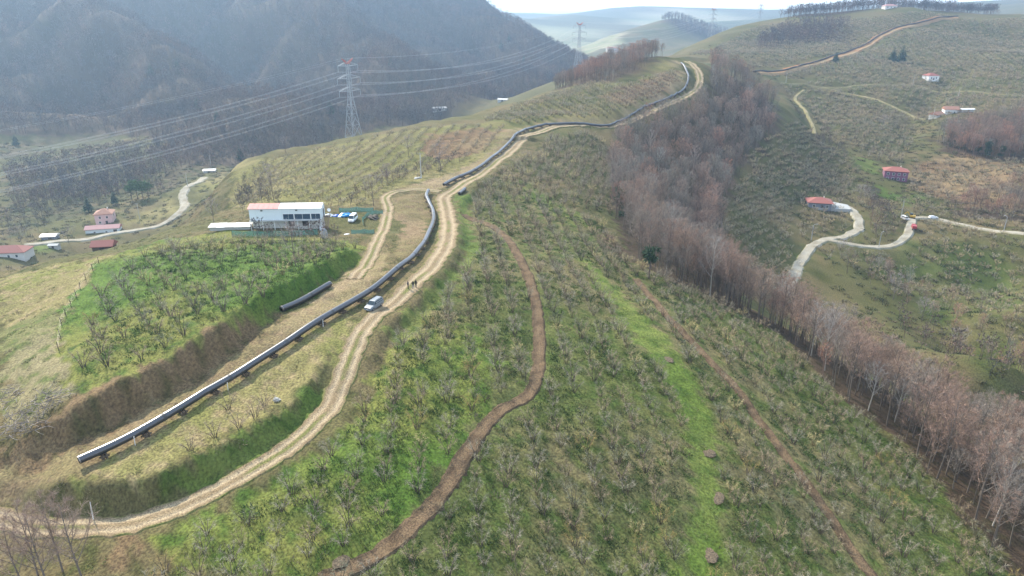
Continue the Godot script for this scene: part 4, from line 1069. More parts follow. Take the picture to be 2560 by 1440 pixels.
# ---------------------------------------------------------------- people, as one continuous skin
func person(label: String, where: Vector2, turn: float, jacket: Color, legs: Color, stance: int, group := "") -> void:
	var J := {"hip": Vector3(0, 0.93, 0), "chest": Vector3(0, 1.3, 0.02), "neck": Vector3(0, 1.5, 0.01), "head": Vector3(0, 1.64, 0.03)}
	var bones := [[J.hip, J.chest, 0.15, 0.16, jacket], [J.chest, J.neck, 0.15, 0.07, jacket], [J.neck, J.head, 0.06, 0.07, Color(0.45, 0.28, 0.2)], [Vector3(0, 1.62, 0.025), Vector3(0, 1.69, 0.01), 0.092, 0.098, Color(0.03, 0.025, 0.02)], [Vector3(0, 1.6, 0.07), Vector3(0, 1.65, 0.075), 0.06, 0.05, Color(0.48, 0.3, 0.22)], [Vector3(0, 1.615, 0.12), Vector3(0, 1.635, 0.115), 0.016, 0.012, Color(0.48, 0.3, 0.22)]]
	for s in [-1.0, 1.0]:
		var sp := 0.1 if stance == 0 else 0.13
		var step: float = 0.0 if stance != 2 else s * 0.14
		var hip := Vector3(s * 0.1, 0.92, 0); var knee := Vector3(s * sp, 0.5, 0.03 + step * 0.5); var ankle := Vector3(s * (sp + 0.02), 0.09, step)
		bones.append([hip, knee, 0.095, 0.065, legs]); bones.append([knee, ankle, 0.065, 0.045, legs])
		bones.append([ankle - Vector3(0, 0.04, 0.03), ankle + Vector3(s * 0.02, -0.05, 0.15), 0.05, 0.04, Color(0.025, 0.02, 0.018)])
		var sh := Vector3(s * 0.19, 1.43, 0); var el := Vector3(s * 0.26, 1.15, -0.02); var wr := Vector3(s * 0.22, 0.92, 0.08)
		if stance == 1: el = Vector3(s * 0.29, 1.16, -0.08); wr = Vector3(s * 0.13, 1.08, 0.15)
		bones.append([J.chest + Vector3(s * 0.06, 0.1, 0), sh, 0.1, 0.075, jacket]); bones.append([sh, el, 0.068, 0.055, jacket]); bones.append([el, wr, 0.053, 0.038, jacket])
		var hd: Vector3 = (wr - el).normalized()
		for f in 5:   # fingers and thumb
			var o := Vector3((f - 2) * 0.014, 0, 0.0)
			bones.append([wr + hd * 0.03 + o * 0.6, wr + hd * (0.16 if f > 0 else 0.1) + o * (1.0 if f > 0 else 2.4) + Vector3(0, 0, 0.02), 0.018, 0.01, Color(0.45, 0.28, 0.2)])
	var st := 0.032
	var nx := 26; var ny := 60; var nz := 18
	var org := Vector3(-0.42, -0.06, -0.24)
	var g := PackedFloat32Array(); g.resize(nx * ny * nz); g.fill(1.0)
	var who := PackedByteArray(); who.resize(nx * ny * nz)
	var near := PackedFloat32Array(); near.resize(nx * ny * nz); near.fill(9.0)
	for bi in bones.size():
		var b: Array = bones[bi]
		var m := maxf(b[2], b[3]) + 0.08
		var lo: Vector3 = ((b[0] as Vector3).min(b[1]) - Vector3.ONE * m - org) / st; var hi: Vector3 = ((b[0] as Vector3).max(b[1]) + Vector3.ONE * m - org) / st
		var ab: Vector3 = b[1] - b[0]
		for z in range(maxi(0, int(lo.z)), mini(nz, int(hi.z) + 2)):
			for y in range(maxi(0, int(lo.y)), mini(ny, int(hi.y) + 2)):
				for x in range(maxi(0, int(lo.x)), mini(nx, int(hi.x) + 2)):
					var q := org + Vector3(x, y, z) * st
					var t := clampf((q - b[0]).dot(ab) / maxf(ab.length_squared(), 1e-6), 0.0, 1.0)
					var d: float = q.distance_to(b[0] + ab * t) - lerpf(b[2], b[3], t)
					var o := (z * ny + y) * nx + x
					var h := maxf(0.03 - absf(g[o] - d), 0.0) / 0.03
					g[o] = minf(g[o], d) - h * h * 0.0075
					if d < near[o]: near[o] = d; who[o] = bi
	var sh := Sh.new()
	var idx := {}
	var cell := func(x: int, y: int, z: int) -> Vector3:
		var key := (z * ny + y) * nx + x
		if idx.has(key): return idx[key]
		var acc := Vector3.ZERO; var n := 0
		for e in [[0, 0, 0, 1, 0, 0], [0, 1, 0, 1, 1, 0], [0, 0, 1, 1, 0, 1], [0, 1, 1, 1, 1, 1], [0, 0, 0, 0, 1, 0], [1, 0, 0, 1, 1, 0], [0, 0, 1, 0, 1, 1], [1, 0, 1, 1, 1, 1], [0, 0, 0, 0, 0, 1], [1, 0, 0, 1, 0, 1], [0, 1, 0, 0, 1, 1], [1, 1, 0, 1, 1, 1]]:
			var a := g[((z + e[2]) * ny + y + e[1]) * nx + x + e[0]]; var b := g[((z + e[5]) * ny + y + e[4]) * nx + x + e[3]]
			if (a < 0.0) != (b < 0.0):
				acc += Vector3(e[0], e[1], e[2]).lerp(Vector3(e[3], e[4], e[5]), a / (a - b)); n += 1
		var r: Vector3 = org + (Vector3(x, y, z) + acc / maxi(n, 1)) * st
		idx[key] = r
		return r
	for z in range(1, nz - 1):
		for y in range(1, ny - 1):
			for x in range(1, nx - 1):
				var o := (z * ny + y) * nx + x
				for ax in 3:
					var o2: int = o + [1, nx, nx * ny][ax]
					if (g[o] < 0.0) == (g[o2] < 0.0): continue
					var q := []
					for e in [[0, 0], [1, 0], [1, 1], [0, 1]]:
						var c := [x, y, z]
						c[(ax + 1) % 3] -= e[0]; c[(ax + 2) % 3] -= e[1]
						q.append(cell.call(c[0], c[1], c[2]))
					sh.k = bones[who[o if g[o] < 0.0 else o2]][4]
					var outward := Vector3(1 if ax == 0 else 0, 1 if ax == 1 else 0, 1 if ax == 2 else 0) * (1.0 if g[o] < 0.0 else -1.0)
					sh.face(q, q[0] - outward)
	solo("person", sh, tinted("clothes", 0.85), label, "person", on(where.x, where.y, 0.1), turn, group)

# ---------------------------------------------------------------- vehicles
func wheel(root: Node3D, at: Vector3, r: float, w: float) -> void:
	var a := Sh.new(); var s := signf(at.x)
	a.tube([at - Vector3(w / 2, 0, 0), at - Vector3(w / 2 - 0.03, 0, 0), at + Vector3(w / 2 - 0.03, 0, 0), at + Vector3(w / 2, 0, 0)], [r * 0.9, r, r, r * 0.9], 14, true)
	var t := part(root, "wheel", a, M.tyre)
	var b := Sh.new()
	b.tube([at + Vector3(s * w * 0.4, 0, 0), at + Vector3(s * (w / 2 + 0.012), 0, 0)], [r * 0.62, r * 0.58], 10, true)
	part(t, "rim", b, M.rim)

func loft(secs: Array) -> Sh:   # sections across a vehicle: [z, half width low, half width mid, half width top, y low, y mid, y top]
	var sh := Sh.new()
	var rings := []
	for s in secs:
		rings.append([Vector3(-s[1], s[4], s[0]), Vector3(-s[2], s[5], s[0]), Vector3(-s[3], s[6] - 0.04, s[0]), Vector3(-s[3] + 0.07, s[6], s[0]), Vector3(s[3] - 0.07, s[6], s[0]), Vector3(s[3], s[6] - 0.04, s[0]), Vector3(s[2], s[5], s[0]), Vector3(s[1], s[4], s[0])])
	for i in rings.size() - 1:
		var o := Vector3(0, (secs[i][4] + secs[i][6]) / 2, (secs[i][0] + secs[i + 1][0]) / 2)
		for j in 8:
			var m := (j + 1) % 8
			sh.face([rings[i][j], rings[i][m], rings[i + 1][m], rings[i + 1][j]], o)
	sh.face(rings[0], Vector3(0, rings[0][1].y, secs[0][0] + (0.3 if secs[1][0] > secs[0][0] else -0.3)))
	sh.face(rings[-1], Vector3(0, rings[-1][1].y, secs[-1][0] - (0.3 if secs[1][0] > secs[0][0] else -0.3)))
	return sh

func car(called: String, label: String, category: String, at: Vector2, turn: float, paint_: Material, tall: float, van: bool, up := 0.12) -> Node3D:   # the front is at +z
	var root := thing(called, label, category, on(at.x, at.y, up), turn)
	var sec_body := [[-2.3, 0.78, 0.84, 0.8, 0.42, 0.7, 0.98], [-2.15, 0.86, 0.91, 0.86, 0.3, 0.7, 1.06], [1.1, 0.88, 0.92, 0.86, 0.28, 0.72, 1.06], [1.9, 0.84, 0.89, 0.8, 0.3, 0.7, 0.96], [2.28, 0.72, 0.8, 0.7, 0.4, 0.66, 0.82]]
	part(root, "body", loft(sec_body), paint_)
	var z1 := 1.55 if van else 1.15
	var sec_cab := [[-2.2, 0.8, 0.78, 0.66, 1.0, 1.25, tall - 0.12], [-2.0, 0.84, 0.8, 0.68, 1.0, 1.3, tall], [0.25 if not van else 0.8, 0.84, 0.8, 0.68, 1.0, 1.3, tall], [0.45 if not van else 1.0, 0.84, 0.8, 0.66, 1.0, 1.3, tall - 0.05], [z1, 0.82, 0.8, 0.74, 0.98, 1.0, 1.06]]
	part(root, "cabin", loft(sec_cab), paint_)
	var zt: float = sec_cab[3][0]
	var w := Sh.new()
	w.quad(Vector3(-0.72, 1.1, z1 + 0.01), Vector3(-0.6, tall - 0.08, zt + 0.05), Vector3(0.6, tall - 0.08, zt + 0.05), Vector3(0.72, 1.1, z1 + 0.01))
	part(root, "windscreen", w, M.glass)
	var b := Sh.new()
	b.quad(Vector3(0.62, 1.12, -2.23), Vector3(0.56, tall - 0.16, -2.215), Vector3(-0.56, tall - 0.16, -2.215), Vector3(-0.62, 1.12, -2.23))
	part(root, "rear_window", b, M.glass)
	for s in [-1.0, 1.0]:
		for q in ([[0.95, 0.0, 0.55], [-0.08, -1.0, -1.0], [-1.08, -1.95, -1.9]] if not van else [[1.35, 0.35, 0.95], [0.25, -0.85, -0.85], [-0.95, -1.95, -1.9]]):
			var g := Sh.new()
			var top: float = tall - 0.14
			g.quad(Vector3(s * 0.835, 1.12, q[0]), Vector3(s * 0.835, 1.12, q[1]), Vector3(s * 0.72, top, q[1] if q[1] > -1.9 else q[2]), Vector3(s * 0.72, top, q[2] if q[0] > 0.5 else q[0]))
			part(root, "side_window", g, M.glass)
		wheel(root, Vector3(s * 0.8, 0.34, 1.42), 0.35, 0.24); wheel(root, Vector3(s * 0.8, 0.34, -1.38), 0.35, 0.24)
		var h := Sh.new(); h.box(Vector3(s * 0.62, 0.76, 2.2), Vector3(0.26, 0.14, 0.1))
		part(root, "headlight", h, M.lampglass)
		var t := Sh.new(); t.box(Vector3(s * 0.74, 0.95, -2.27), Vector3(0.12, 0.26, 0.06))
		part(root, "tail_light", t, M.redglass)
		var mi := Sh.new(); mi.box(Vector3(s * 0.99, 1.12, 0.85 if not van else 1.2), Vector3(0.2, 0.13, 0.1))
		part(root, "mirror", mi, paint_)
		if not van:
			var rr := Sh.new(); rr.bar(Vector3(s * 0.62, tall + 0.05, 0.2), Vector3(s * 0.62, tall + 0.05, -1.95), 0.045); rr.bar(Vector3(s * 0.62, tall - 0.03, 0.15), Vector3(s * 0.62, tall + 0.05, 0.15), 0.04); rr.bar(Vector3(s * 0.62, tall - 0.03, -1.9), Vector3(s * 0.62, tall + 0.05, -1.9), 0.04)
			part(root, "roof_rail", rr, M.dark)
	var gr := Sh.new(); gr.box(Vector3(0, 0.7, 2.285), Vector3(0.8, 0.16, 0.04))
	part(root, "grille", gr, M.dark)
	var bu := Sh.new(); bu.box(Vector3(0, 0.42, 2.25), Vector3(1.5, 0.2, 0.16))
	part(root, "bumper", bu, paint_)
	var np := Sh.new(); np.box(Vector3(0, 0.5, 2.345), Vector3(0.5, 0.11, 0.02))
	part(root, "number_plate", np, M.white)
	return root

func vehicles() -> void:
	mat("tyre", Color(0.02, 0.02, 0.02), 0.9); mat("rim", Color(0.45, 0.46, 0.48), 0.35, 0.8); mat("glass", Color(0.03, 0.045, 0.05), 0.06); mat("lampglass", Color(0.75, 0.78, 0.8), 0.15); mat("redglass", Color(0.35, 0.02, 0.02), 0.25)
	mat("dark", Color(0.03, 0.03, 0.035), 0.6); mat("white", Color(0.78, 0.78, 0.77), 0.5)
	var silver := mat("silver_paint", Color(0.15, 0.175, 0.195), 0.4, 0.0); silver.clearcoat_enabled = true; silver.clearcoat = 0.4
	var wp := mat("white_paint", Color(0.75, 0.76, 0.77), 0.3); wp.clearcoat_enabled = true
	var p: Array = PLACES.suv[0]
	car("parked_car", "silver sport utility car parked on the dirt road beside the pipeline", "car", Vector2(p[0], p[1]), deg_to_rad(-24.0), silver, 1.72, false, 0.2)
	car("parked_van", "white van parked on the grass beside the long white house", "van", Vector2(-46.8, -196.2), deg_to_rad(-4.0), wp, 1.95, true, 0.02)
	p = PLACES.whitecar[0]
	car("parked_car", "white car parked on the valley road under the dark shrubs", "car", Vector2(p[0], p[1]), deg_to_rad(95.0), wp, 1.5, false, 0.35)
	p = PLACES.whitevan[0]
	car("parked_van", "white pickup-sized van standing at the bend of the valley road", "van", Vector2(p[0] - 1.0, p[1]), deg_to_rad(10.0), wp, 1.9, true, 0.35)
	# a red lorry and a small yellow digger on the valley road
	var red := mat("red_paint", Color(0.3, 0.035, 0.04), 0.45); var yellow := mat("yellow_paint", Color(0.5, 0.3, 0.03), 0.45)
	p = PLACES.redtruck[0]
	var t := thing("red_truck", "red tipper lorry reversing up the valley road", "truck", on(p[0], p[1], 0.35), deg_to_rad(158.0))
	t.scale = Vector3.ONE * 0.8
	var s := Sh.new(); s.box(Vector3(0, 1.9, -1.2), Vector3(2.4, 1.6, 4.0)); part(t, "tipper_body", s, red)
	s = Sh.new(); s.hexa([Vector3(-1.15, 0.7, 1.1), Vector3(1.15, 0.7, 1.1), Vector3(1.15, 0.7, 2.9), Vector3(-1.15, 0.7, 2.9), Vector3(-1.1, 2.8, 1.1), Vector3(1.1, 2.8, 1.1), Vector3(1.1, 2.8, 2.6), Vector3(-1.1, 2.8, 2.6)]); part(t, "cab", s, red)
	s = Sh.new(); s.quad(Vector3(-1.0, 1.7, 2.78), Vector3(-0.95, 2.6, 2.66), Vector3(0.95, 2.6, 2.66), Vector3(1.0, 1.7, 2.78)); part(t, "windscreen", s, M.glass)
	s = Sh.new(); s.box(Vector3(0, 0.85, -0.4), Vector3(1.0, 0.4, 6.0)); part(t, "chassis", s, M.dark)
	for z in [2.0, -1.6, -2.7]:
		for k in [-1.0, 1.0]: wheel(t, Vector3(k * 0.95, 0.5, z), 0.5, 0.4)
	p = PLACES.digger[0]
	t = thing("digger", "small yellow excavator working at the bend of the valley road", "excavator", on(p[0], p[1], 0.35), deg_to_rad(150.0))
	for k in [-1.0, 1.0]:
		s = Sh.new(); s.prism([Vector2(-1.6, 0.35), Vector2(-1.3, 0.0), Vector2(1.3, 0.0), Vector2(1.6, 0.35), Vector2(1.3, 0.7), Vector2(-1.3, 0.7)], k * 0.95 - 0.22, k * 0.95 + 0.22)
		part(t, "track", s, M.tyre)
	s = Sh.new(); s.box(Vector3(-0.2, 1.2, 0), Vector3(2.6, 0.9, 2.0)); part(t, "body", s, yellow)
	s = Sh.new(); s.box(Vector3(0.5, 2.15, 0.45), Vector3(1.2, 1.0, 0.95)); part(t, "cab", s, M.glass)
	s = Sh.new(); s.bar(Vector3(1.0, 1.5, -0.3), Vector3(2.6, 3.3, -0.3), 0.35); part(t, "boom", s, yellow)
	s = Sh.new(); s.bar(Vector3(2.6, 3.3, -0.3), Vector3(3.9, 1.6, -0.3), 0.28); part(t, "arm", s, yellow)
	s = Sh.new(); s.hexa([Vector3(3.6, 0.9, -0.8), Vector3(4.3, 0.9, -0.8), Vector3(4.3, 0.9, 0.2), Vector3(3.6, 0.9, 0.2), Vector3(3.7, 1.6, -0.8), Vector3(4.1, 1.6, -0.8), Vector3(4.1, 1.6, 0.2), Vector3(3.7, 1.6, 0.2)]); part(t, "bucket", s, M.dark)

# ---------------------------------------------------------------- houses
func roof_hip(w: float, d: float, y: float, rise: float, over: float, gable := false) -> Sh:
	var sh := Sh.new()
	var a := w / 2 + over; var b := d / 2 + over
	var r := maxf(a - b, 0.0) if not gable else a
	var lo := [Vector3(-a, y, -b), Vector3(a, y, -b), Vector3(a, y, b), Vector3(-a, y, b)]
	var t := [Vector3(-r, y + rise, 0), Vector3(r, y + rise, 0)]
	var o := Vector3(0, y, 0)
	sh.face([lo[0], lo[1], t[1], t[0]], o); sh.face([lo[2], lo[3], t[0], t[1]], o); sh.face([lo[1], lo[2], t[1]], o); sh.face([lo[3], lo[0], t[0]], o)
	var e := Vector3(0, -0.18, 0)
	for i in 4: sh.face([lo[i], lo[(i + 1) % 4], lo[(i + 1) % 4] + e, lo[i] + e], o)
	sh.face([lo[0] + e, lo[1] + e, lo[2] + e, lo[3] + e], o + Vector3(0, 1, 0))
	return sh

func house(called: String, label: String, at: Vector2, turn: float, w: float, d: float, h: float, rise: float, wall: Material, roof: Material, wins: Array, gable := false, chimney := true, sink := 0.0, over := 0.5) -> Node3D:
	var root := thing(called, label, "house" if h > 3.0 else "shed", on(at.x, at.y, -sink), deg_to_rad(turn))
	var s := Sh.new(); s.box(Vector3(0, h / 2 - 1.5, 0), Vector3(w, h + 3.0, d)); part(root, "wall", s, wall)
	var r := part(root, "roof", roof_hip(w, d, h + 0.18, rise, over, gable), roof)
	if chimney:
		s = Sh.new(); s.box(Vector3(w * 0.2, h + rise * 0.75 + 0.4, -d * 0.12), Vector3(0.5, 1.4, 0.5)); part(r, "chimney", s, M.plaster)
	for q in wins:   # [side 0 front +z, 1 right +x, 2 left -x; along; up; width; height; door]
		var b := Basis(Vector3.UP, [0.0, PI / 2, -PI / 2][q[0]])
		var o := b * Vector3(q[1], q[2], (d if q[0] == 0 else w) / 2.0)
		var f := Sh.new(); f.box(o, Vector3(q[3] + 0.2, q[4] + 0.2, 0.08), b)
		var fr := part(root, "door" if q.size() > 5 else "window", f, M.white if q.size() <= 5 else M.doorwood)
		var p := Sh.new()
		for k in [-0.25, 0.25]: p.box(o + b * Vector3(k * q[3], 0, 0.03), Vector3(q[3] * 0.46, q[4], 0.06), b)
		part(fr, "pane", p, M.glass if q.size() <= 5 else M.dark)
	return root

func long_house() -> void:
	var x := -63.2; var z := -188.5
	var root := thing("long_house", "long white prefabricated two-storey house with outside stair and dark windows", "house", on(x, z), deg_to_rad(3.0))
	var s: Sh
	var L := 19.6; var D := 5.2; var y0 := 2.7; var H := 5.9
	s = Sh.new(); s.box(Vector3(0, 1.2, -0.5), Vector3(L - 0.5, 3.2, D - 1.3)); part(root, "lower_wall", s, M.plaster)
	s = Sh.new(); s.box(Vector3(0, (y0 + H) / 2, 0), Vector3(L, H - y0, D)); part(root, "upper_wall", s, M.panel)
	for i in 9:   # wall sheets with joints between them
		s = Sh.new(); s.box(Vector3(-L / 2 + (i + 0.5) * L / 9.0, (y0 + H) / 2 + (0.0 if i < 4 else 0.75), D / 2 + 0.03), Vector3(L / 9.0 - 0.05, (H - y0 - 0.06) if i < 4 else 1.55, 0.06))
		part(root, "wall_panel", s, M.panel)
	for i in 3:
		var w := [2.9, 4.4, 3.0][i] as float; var c := [2.2, 6.0 - 0.05, 8.3 + 1.45 - 1.5][i] as float
		c = [0.85, 4.7, 8.35][i]; w = [2.9, 4.4, 2.5][i]
		s = Sh.new(); s.box(Vector3(c, y0 + 0.92, D / 2 + 0.04), Vector3(w + 0.16, 1.66, 0.08)); var f := part(root, "window", s, M.white)
		for k in 2:
			s = Sh.new(); s.box(Vector3(c + (k - 0.5) * w * 0.5, y0 + 0.92, D / 2 + 0.08), Vector3(w * 0.48, 1.5, 0.04)); part(f, "pane", s, M.bluepane)
	for k in [-6.3, 3.2]:
		s = Sh.new(); s.box(Vector3(k, H - 0.45, D / 2 + 0.1), Vector3(0.55, 0.3, 0.16)); part(root, "wall_vent", s, M.dark)
	# roof sheets over a low ridge
	for e in [[-L / 2 - 0.3, -1.6, true], [-1.58, L / 2 + 0.4, false]]:
		for side in [1.0, -1.0]:
			var n := 6
			for i in n:
				var xa: float = lerpf(e[0], e[1], i / float(n)) + 0.02; var xb: float = lerpf(e[0], e[1], (i + 1.0) / n) - 0.02
				s = Sh.new()
				var ya := H + 0.12; var yb := H + 0.95
				s.hexa([Vector3(xa, ya - 0.06, side * (D / 2 + 0.45)), Vector3(xb, ya - 0.06, side * (D / 2 + 0.45)), Vector3(xb, yb - 0.06, 0), Vector3(xa, yb - 0.06, 0), Vector3(xa, ya, side * (D / 2 + 0.45)), Vector3(xb, ya, side * (D / 2 + 0.45)), Vector3(xb, yb, 0), Vector3(xa, yb, 0)])
				part(root, "roof_sheet", s, M.pinksheet if e[2] and side > 0.0 else M.whitesheet)
	for sx in [-1.0, 1.0]:
		s = Sh.new(); s.face([Vector3(sx * L / 2, H, -D / 2), Vector3(sx * L / 2, H, D / 2), Vector3(sx * L / 2, H + 0.82, 0)], Vector3.ZERO); part(root, "gable", s, M.panel)
	s = Sh.new(); s.bar(Vector3(-L / 2 + 0.3, y0 - 0.05, D / 2 + 0.9), Vector3(L / 2, y0 - 0.05, D / 2 + 0.9), 0.16, 0.1); s.box(Vector3(0, y0 - 0.06, D / 2 + 0.45), Vector3(L, 0.1, 0.9)); part(root, "ledge", s, M.concrete)
	for i in 7:
		s = Sh.new(); s.bar(Vector3(-L / 2 + 0.4 + i * 3.2, -0.3, D / 2 + 0.8), Vector3(-L / 2 + 0.4 + i * 3.2, y0 - 0.1, D / 2 + 0.8), 0.14); part(root, "post", s, M.whitesheet)
	for k in [1.2, 5.0]:
		s = Sh.new(); s.box(Vector3(k, 1.3, -0.5 + (D - 1.3) / 2 + 0.03), Vector3(1.6, 1.4, 0.08)); part(root, "window", s, M.dark)
	s = Sh.new(); s.box(Vector3(L / 2 + 0.03, y0 + 1.1, -0.9), Vector3(0.08, 2.1, 0.95)); part(root, "door", s, M.dark)
	s = Sh.new(); s.box(Vector3(L / 2 + 0.9, y0 - 0.05, -0.9), Vector3(1.8, 0.12, 1.6)); var ld := part(root, "landing", s, M.timber)
	s = Sh.new()
	for q in [[0.2, -1.7, 1.75, -1.7], [1.75, -1.7, 1.75, -0.1]]:
		for h in [0.5, 1.0]: s.bar(Vector3(L / 2 + q[0], y0 + h, q[1]), Vector3(L / 2 + q[2], y0 + h, q[3]), 0.06)
		s.bar(Vector3(L / 2 + q[2], y0, q[3]), Vector3(L / 2 + q[2], y0 + 1.0, q[3]), 0.06)
	part(ld, "railing", s, M.dark)
	for i in 12:
		s = Sh.new(); s.box(Vector3(L / 2 + 1.0, y0 - 0.1 - i * 0.225, 0.05 + i * 0.27), Vector3(1.3, 0.06, 0.26)); part(root, "stair_tread", s, M.rust)
	for k in [0.32, 1.68]:
		s = Sh.new(); s.bar(Vector3(L / 2 + k, y0 - 0.05, -0.05), Vector3(L / 2 + k, -0.1, 3.2), 0.09, 0.24); part(root, "stringer", s, M.rust)
	s = Sh.new(); s.bar(Vector3(L / 2 + 1.7, y0, -0.1), Vector3(L / 2 + 1.7, y0 + 1.7, -0.1), 0.06); part(root, "dish_mast", s, M.steel)
	s = Sh.new()
	var c0 := Vector3(L / 2 + 1.8, y0 + 2.0, 0.05); var b0 := Basis(Vector3.UP, 0.5) * Basis(Vector3.RIGHT, -0.5)
	for i in 14:
		var a := TAU * i / 14.0; var a2 := TAU * (i + 1) / 14.0
		s.tri(c0 - b0 * Vector3(0, 0, 0.14), c0 + b0 * Vector3(cos(a), sin(a), 0) * 0.5, c0 + b0 * Vector3(cos(a2), sin(a2), 0) * 0.5)
	part(root, "satellite_dish", s, M.white)
	# lean-to, fences, yard things
	var le := thing("lean_to", "low lean-to with pale rusty sheet roof at the end of the long white house", "shed", on(-78.9, -186.5), deg_to_rad(4.0))
	le.scale.y = 0.55
	s = Sh.new(); s.box(Vector3(0, 0.6, 0), Vector3(11.0, 2.0, 2.6)); part(le, "wall", s, M.concrete)
	for i in 5:
		s = Sh.new(); s.hexa([Vector3(-5.8 + i * 2.32, 1.62, 1.7), Vector3(-3.52 + i * 2.32, 1.62, 1.7), Vector3(-3.52 + i * 2.32, 2.2, -1.5), Vector3(-5.8 + i * 2.32, 2.2, -1.5), Vector3(-5.8 + i * 2.32, 1.67, 1.7), Vector3(-3.52 + i * 2.32, 1.67, 1.7), Vector3(-3.52 + i * 2.32, 2.25, -1.5), Vector3(-5.8 + i * 2.32, 2.25, -1.5)])
		part(le, "roof_sheet", s, [M.greysheet, M.whitesheet, M.greysheet, M.whitesheet, M.greysheet][i])
	mesh_fence("green netting fence in front of the long white house", [[-76.0, -179.5], [-70.0, -179.2], [-64.0, -179.3], [-58.0, -180.0], [-53.0, -181.0]], 1.6)
	mesh_fence("green netting fence behind the white van and blue tarpaulin", [[-53.0, -205.5], [-48.0, -207.0], [-43.0, -208.5]], 1.5)
	mesh_fence("green netting fence beside the yard entrance", [[-44.0, -181.0], [-40.5, -181.5], [-37.8, -182.0]], 1.3)
	mesh_fence("sagging green and white netting round the brush heap", [[-42.6, -191.0], [-44.0, -196.0], [-43.6, -201.0], [-41.5, -204.0], [-39.2, -203.5]], 1.2)
	lump("tarpaulin", "crumpled bright blue tarpaulin beside the white van", "tarpaulin", Vector2(-50.0, -201.0), Vector3(1.9, 0.9, 1.2), M.bluetarp, 0.35)
	lump("tarpaulin", "folded dark blue tarpaulin next to the white sacks", "tarpaulin", Vector2(-52.8, -201.3), Vector3(1.1, 0.45, 0.8), M.bluetarp2, 0.3)
	lump("sack_heap", "heap of white sacks by the blue tarpaulin", "sacks", Vector2(-55.0, -201.0), Vector3(1.2, 0.8, 0.8), M.white, 0.2)
	lump("sheet_heap", "white plastic sheeting at the foot of the outside stair", "sheeting", Vector2(-53.6, -187.0), Vector3(0.7, 0.9, 0.6), M.white, 0.3)
	lump("covered_bundle", "grey wrapped bundle standing at the edge of the hazel terrace", "bundle", Vector2(-50.6, -178.0), Vector3(0.95, 2.6, 0.85), M.greytarp, 0.2)
	lump("plastic_sheet", "small white plastic sheet on the ground by the yard entrance", "sheet", Vector2(-45.0, -180.3), Vector3(0.7, 0.15, 0.5), M.white, 0.2)
	lump("brush_heap", "dark heap of brush inside the green netting", "brush heap", Vector2(-41.4, -199.0), Vector3(1.5, 0.8, 2.4), M.brush, 0.4)
	var bag := Vector2(PLACES.poles[0][0], PLACES.poles[0][1])
	lump("rubble_heap", "pale rubble heap round the foot of the concrete pole", "rubble", bag + Vector2(-1.0, 1.0), Vector3(1.6, 0.6, 1.0), M.palestone, 0.3)

func mesh_fence(label: String, p: Array, h: float) -> void:
	var o := thing("netting_fence", label, "fence", on(p[0][0], p[0][1]))
	for i in p.size():
		var q := on(p[i][0], p[i][1]) - o.position
		var s := Sh.new(); s.bar(q - Vector3(0, 0.3, 0), q + Vector3(0, h + 0.1, 0), 0.07); part(o, "post", s, M.timber)
		if i > 0:
			var a := on(p[i - 1][0], p[i - 1][1]) - o.position
			s = Sh.new()
			for k in 6:   # sagging net
				var t0 := k / 6.0; var t1 := (k + 1) / 6.0
				var s0 := h - 0.25 * sin(t0 * PI); var s1 := h - 0.25 * sin(t1 * PI)
				s.hexa([a.lerp(q, t0), a.lerp(q, t1), a.lerp(q, t1) + Vector3(0, 0, 0.02), a.lerp(q, t0) + Vector3(0, 0, 0.02), a.lerp(q, t0) + Vector3(0, s0, 0), a.lerp(q, t1) + Vector3(0, s1, 0), a.lerp(q, t1) + Vector3(0, s1, 0.02), a.lerp(q, t0) + Vector3(0, s0, 0.02)])
			part(o, "netting", s, M.net)

func lump(called: String, label: String, category: String, at: Vector2, r: Vector3, m: Material, rough: float) -> void:
	var s := Sh.new(); s.ball(Vector3(0, r.y * 0.3, 0), Vector3(r.x, r.y * 0.75, r.z), rough, rng, 11, 7)
	solo(called, s, m, label, category, on(at.x, at.y), rng.randf() * 0.6)

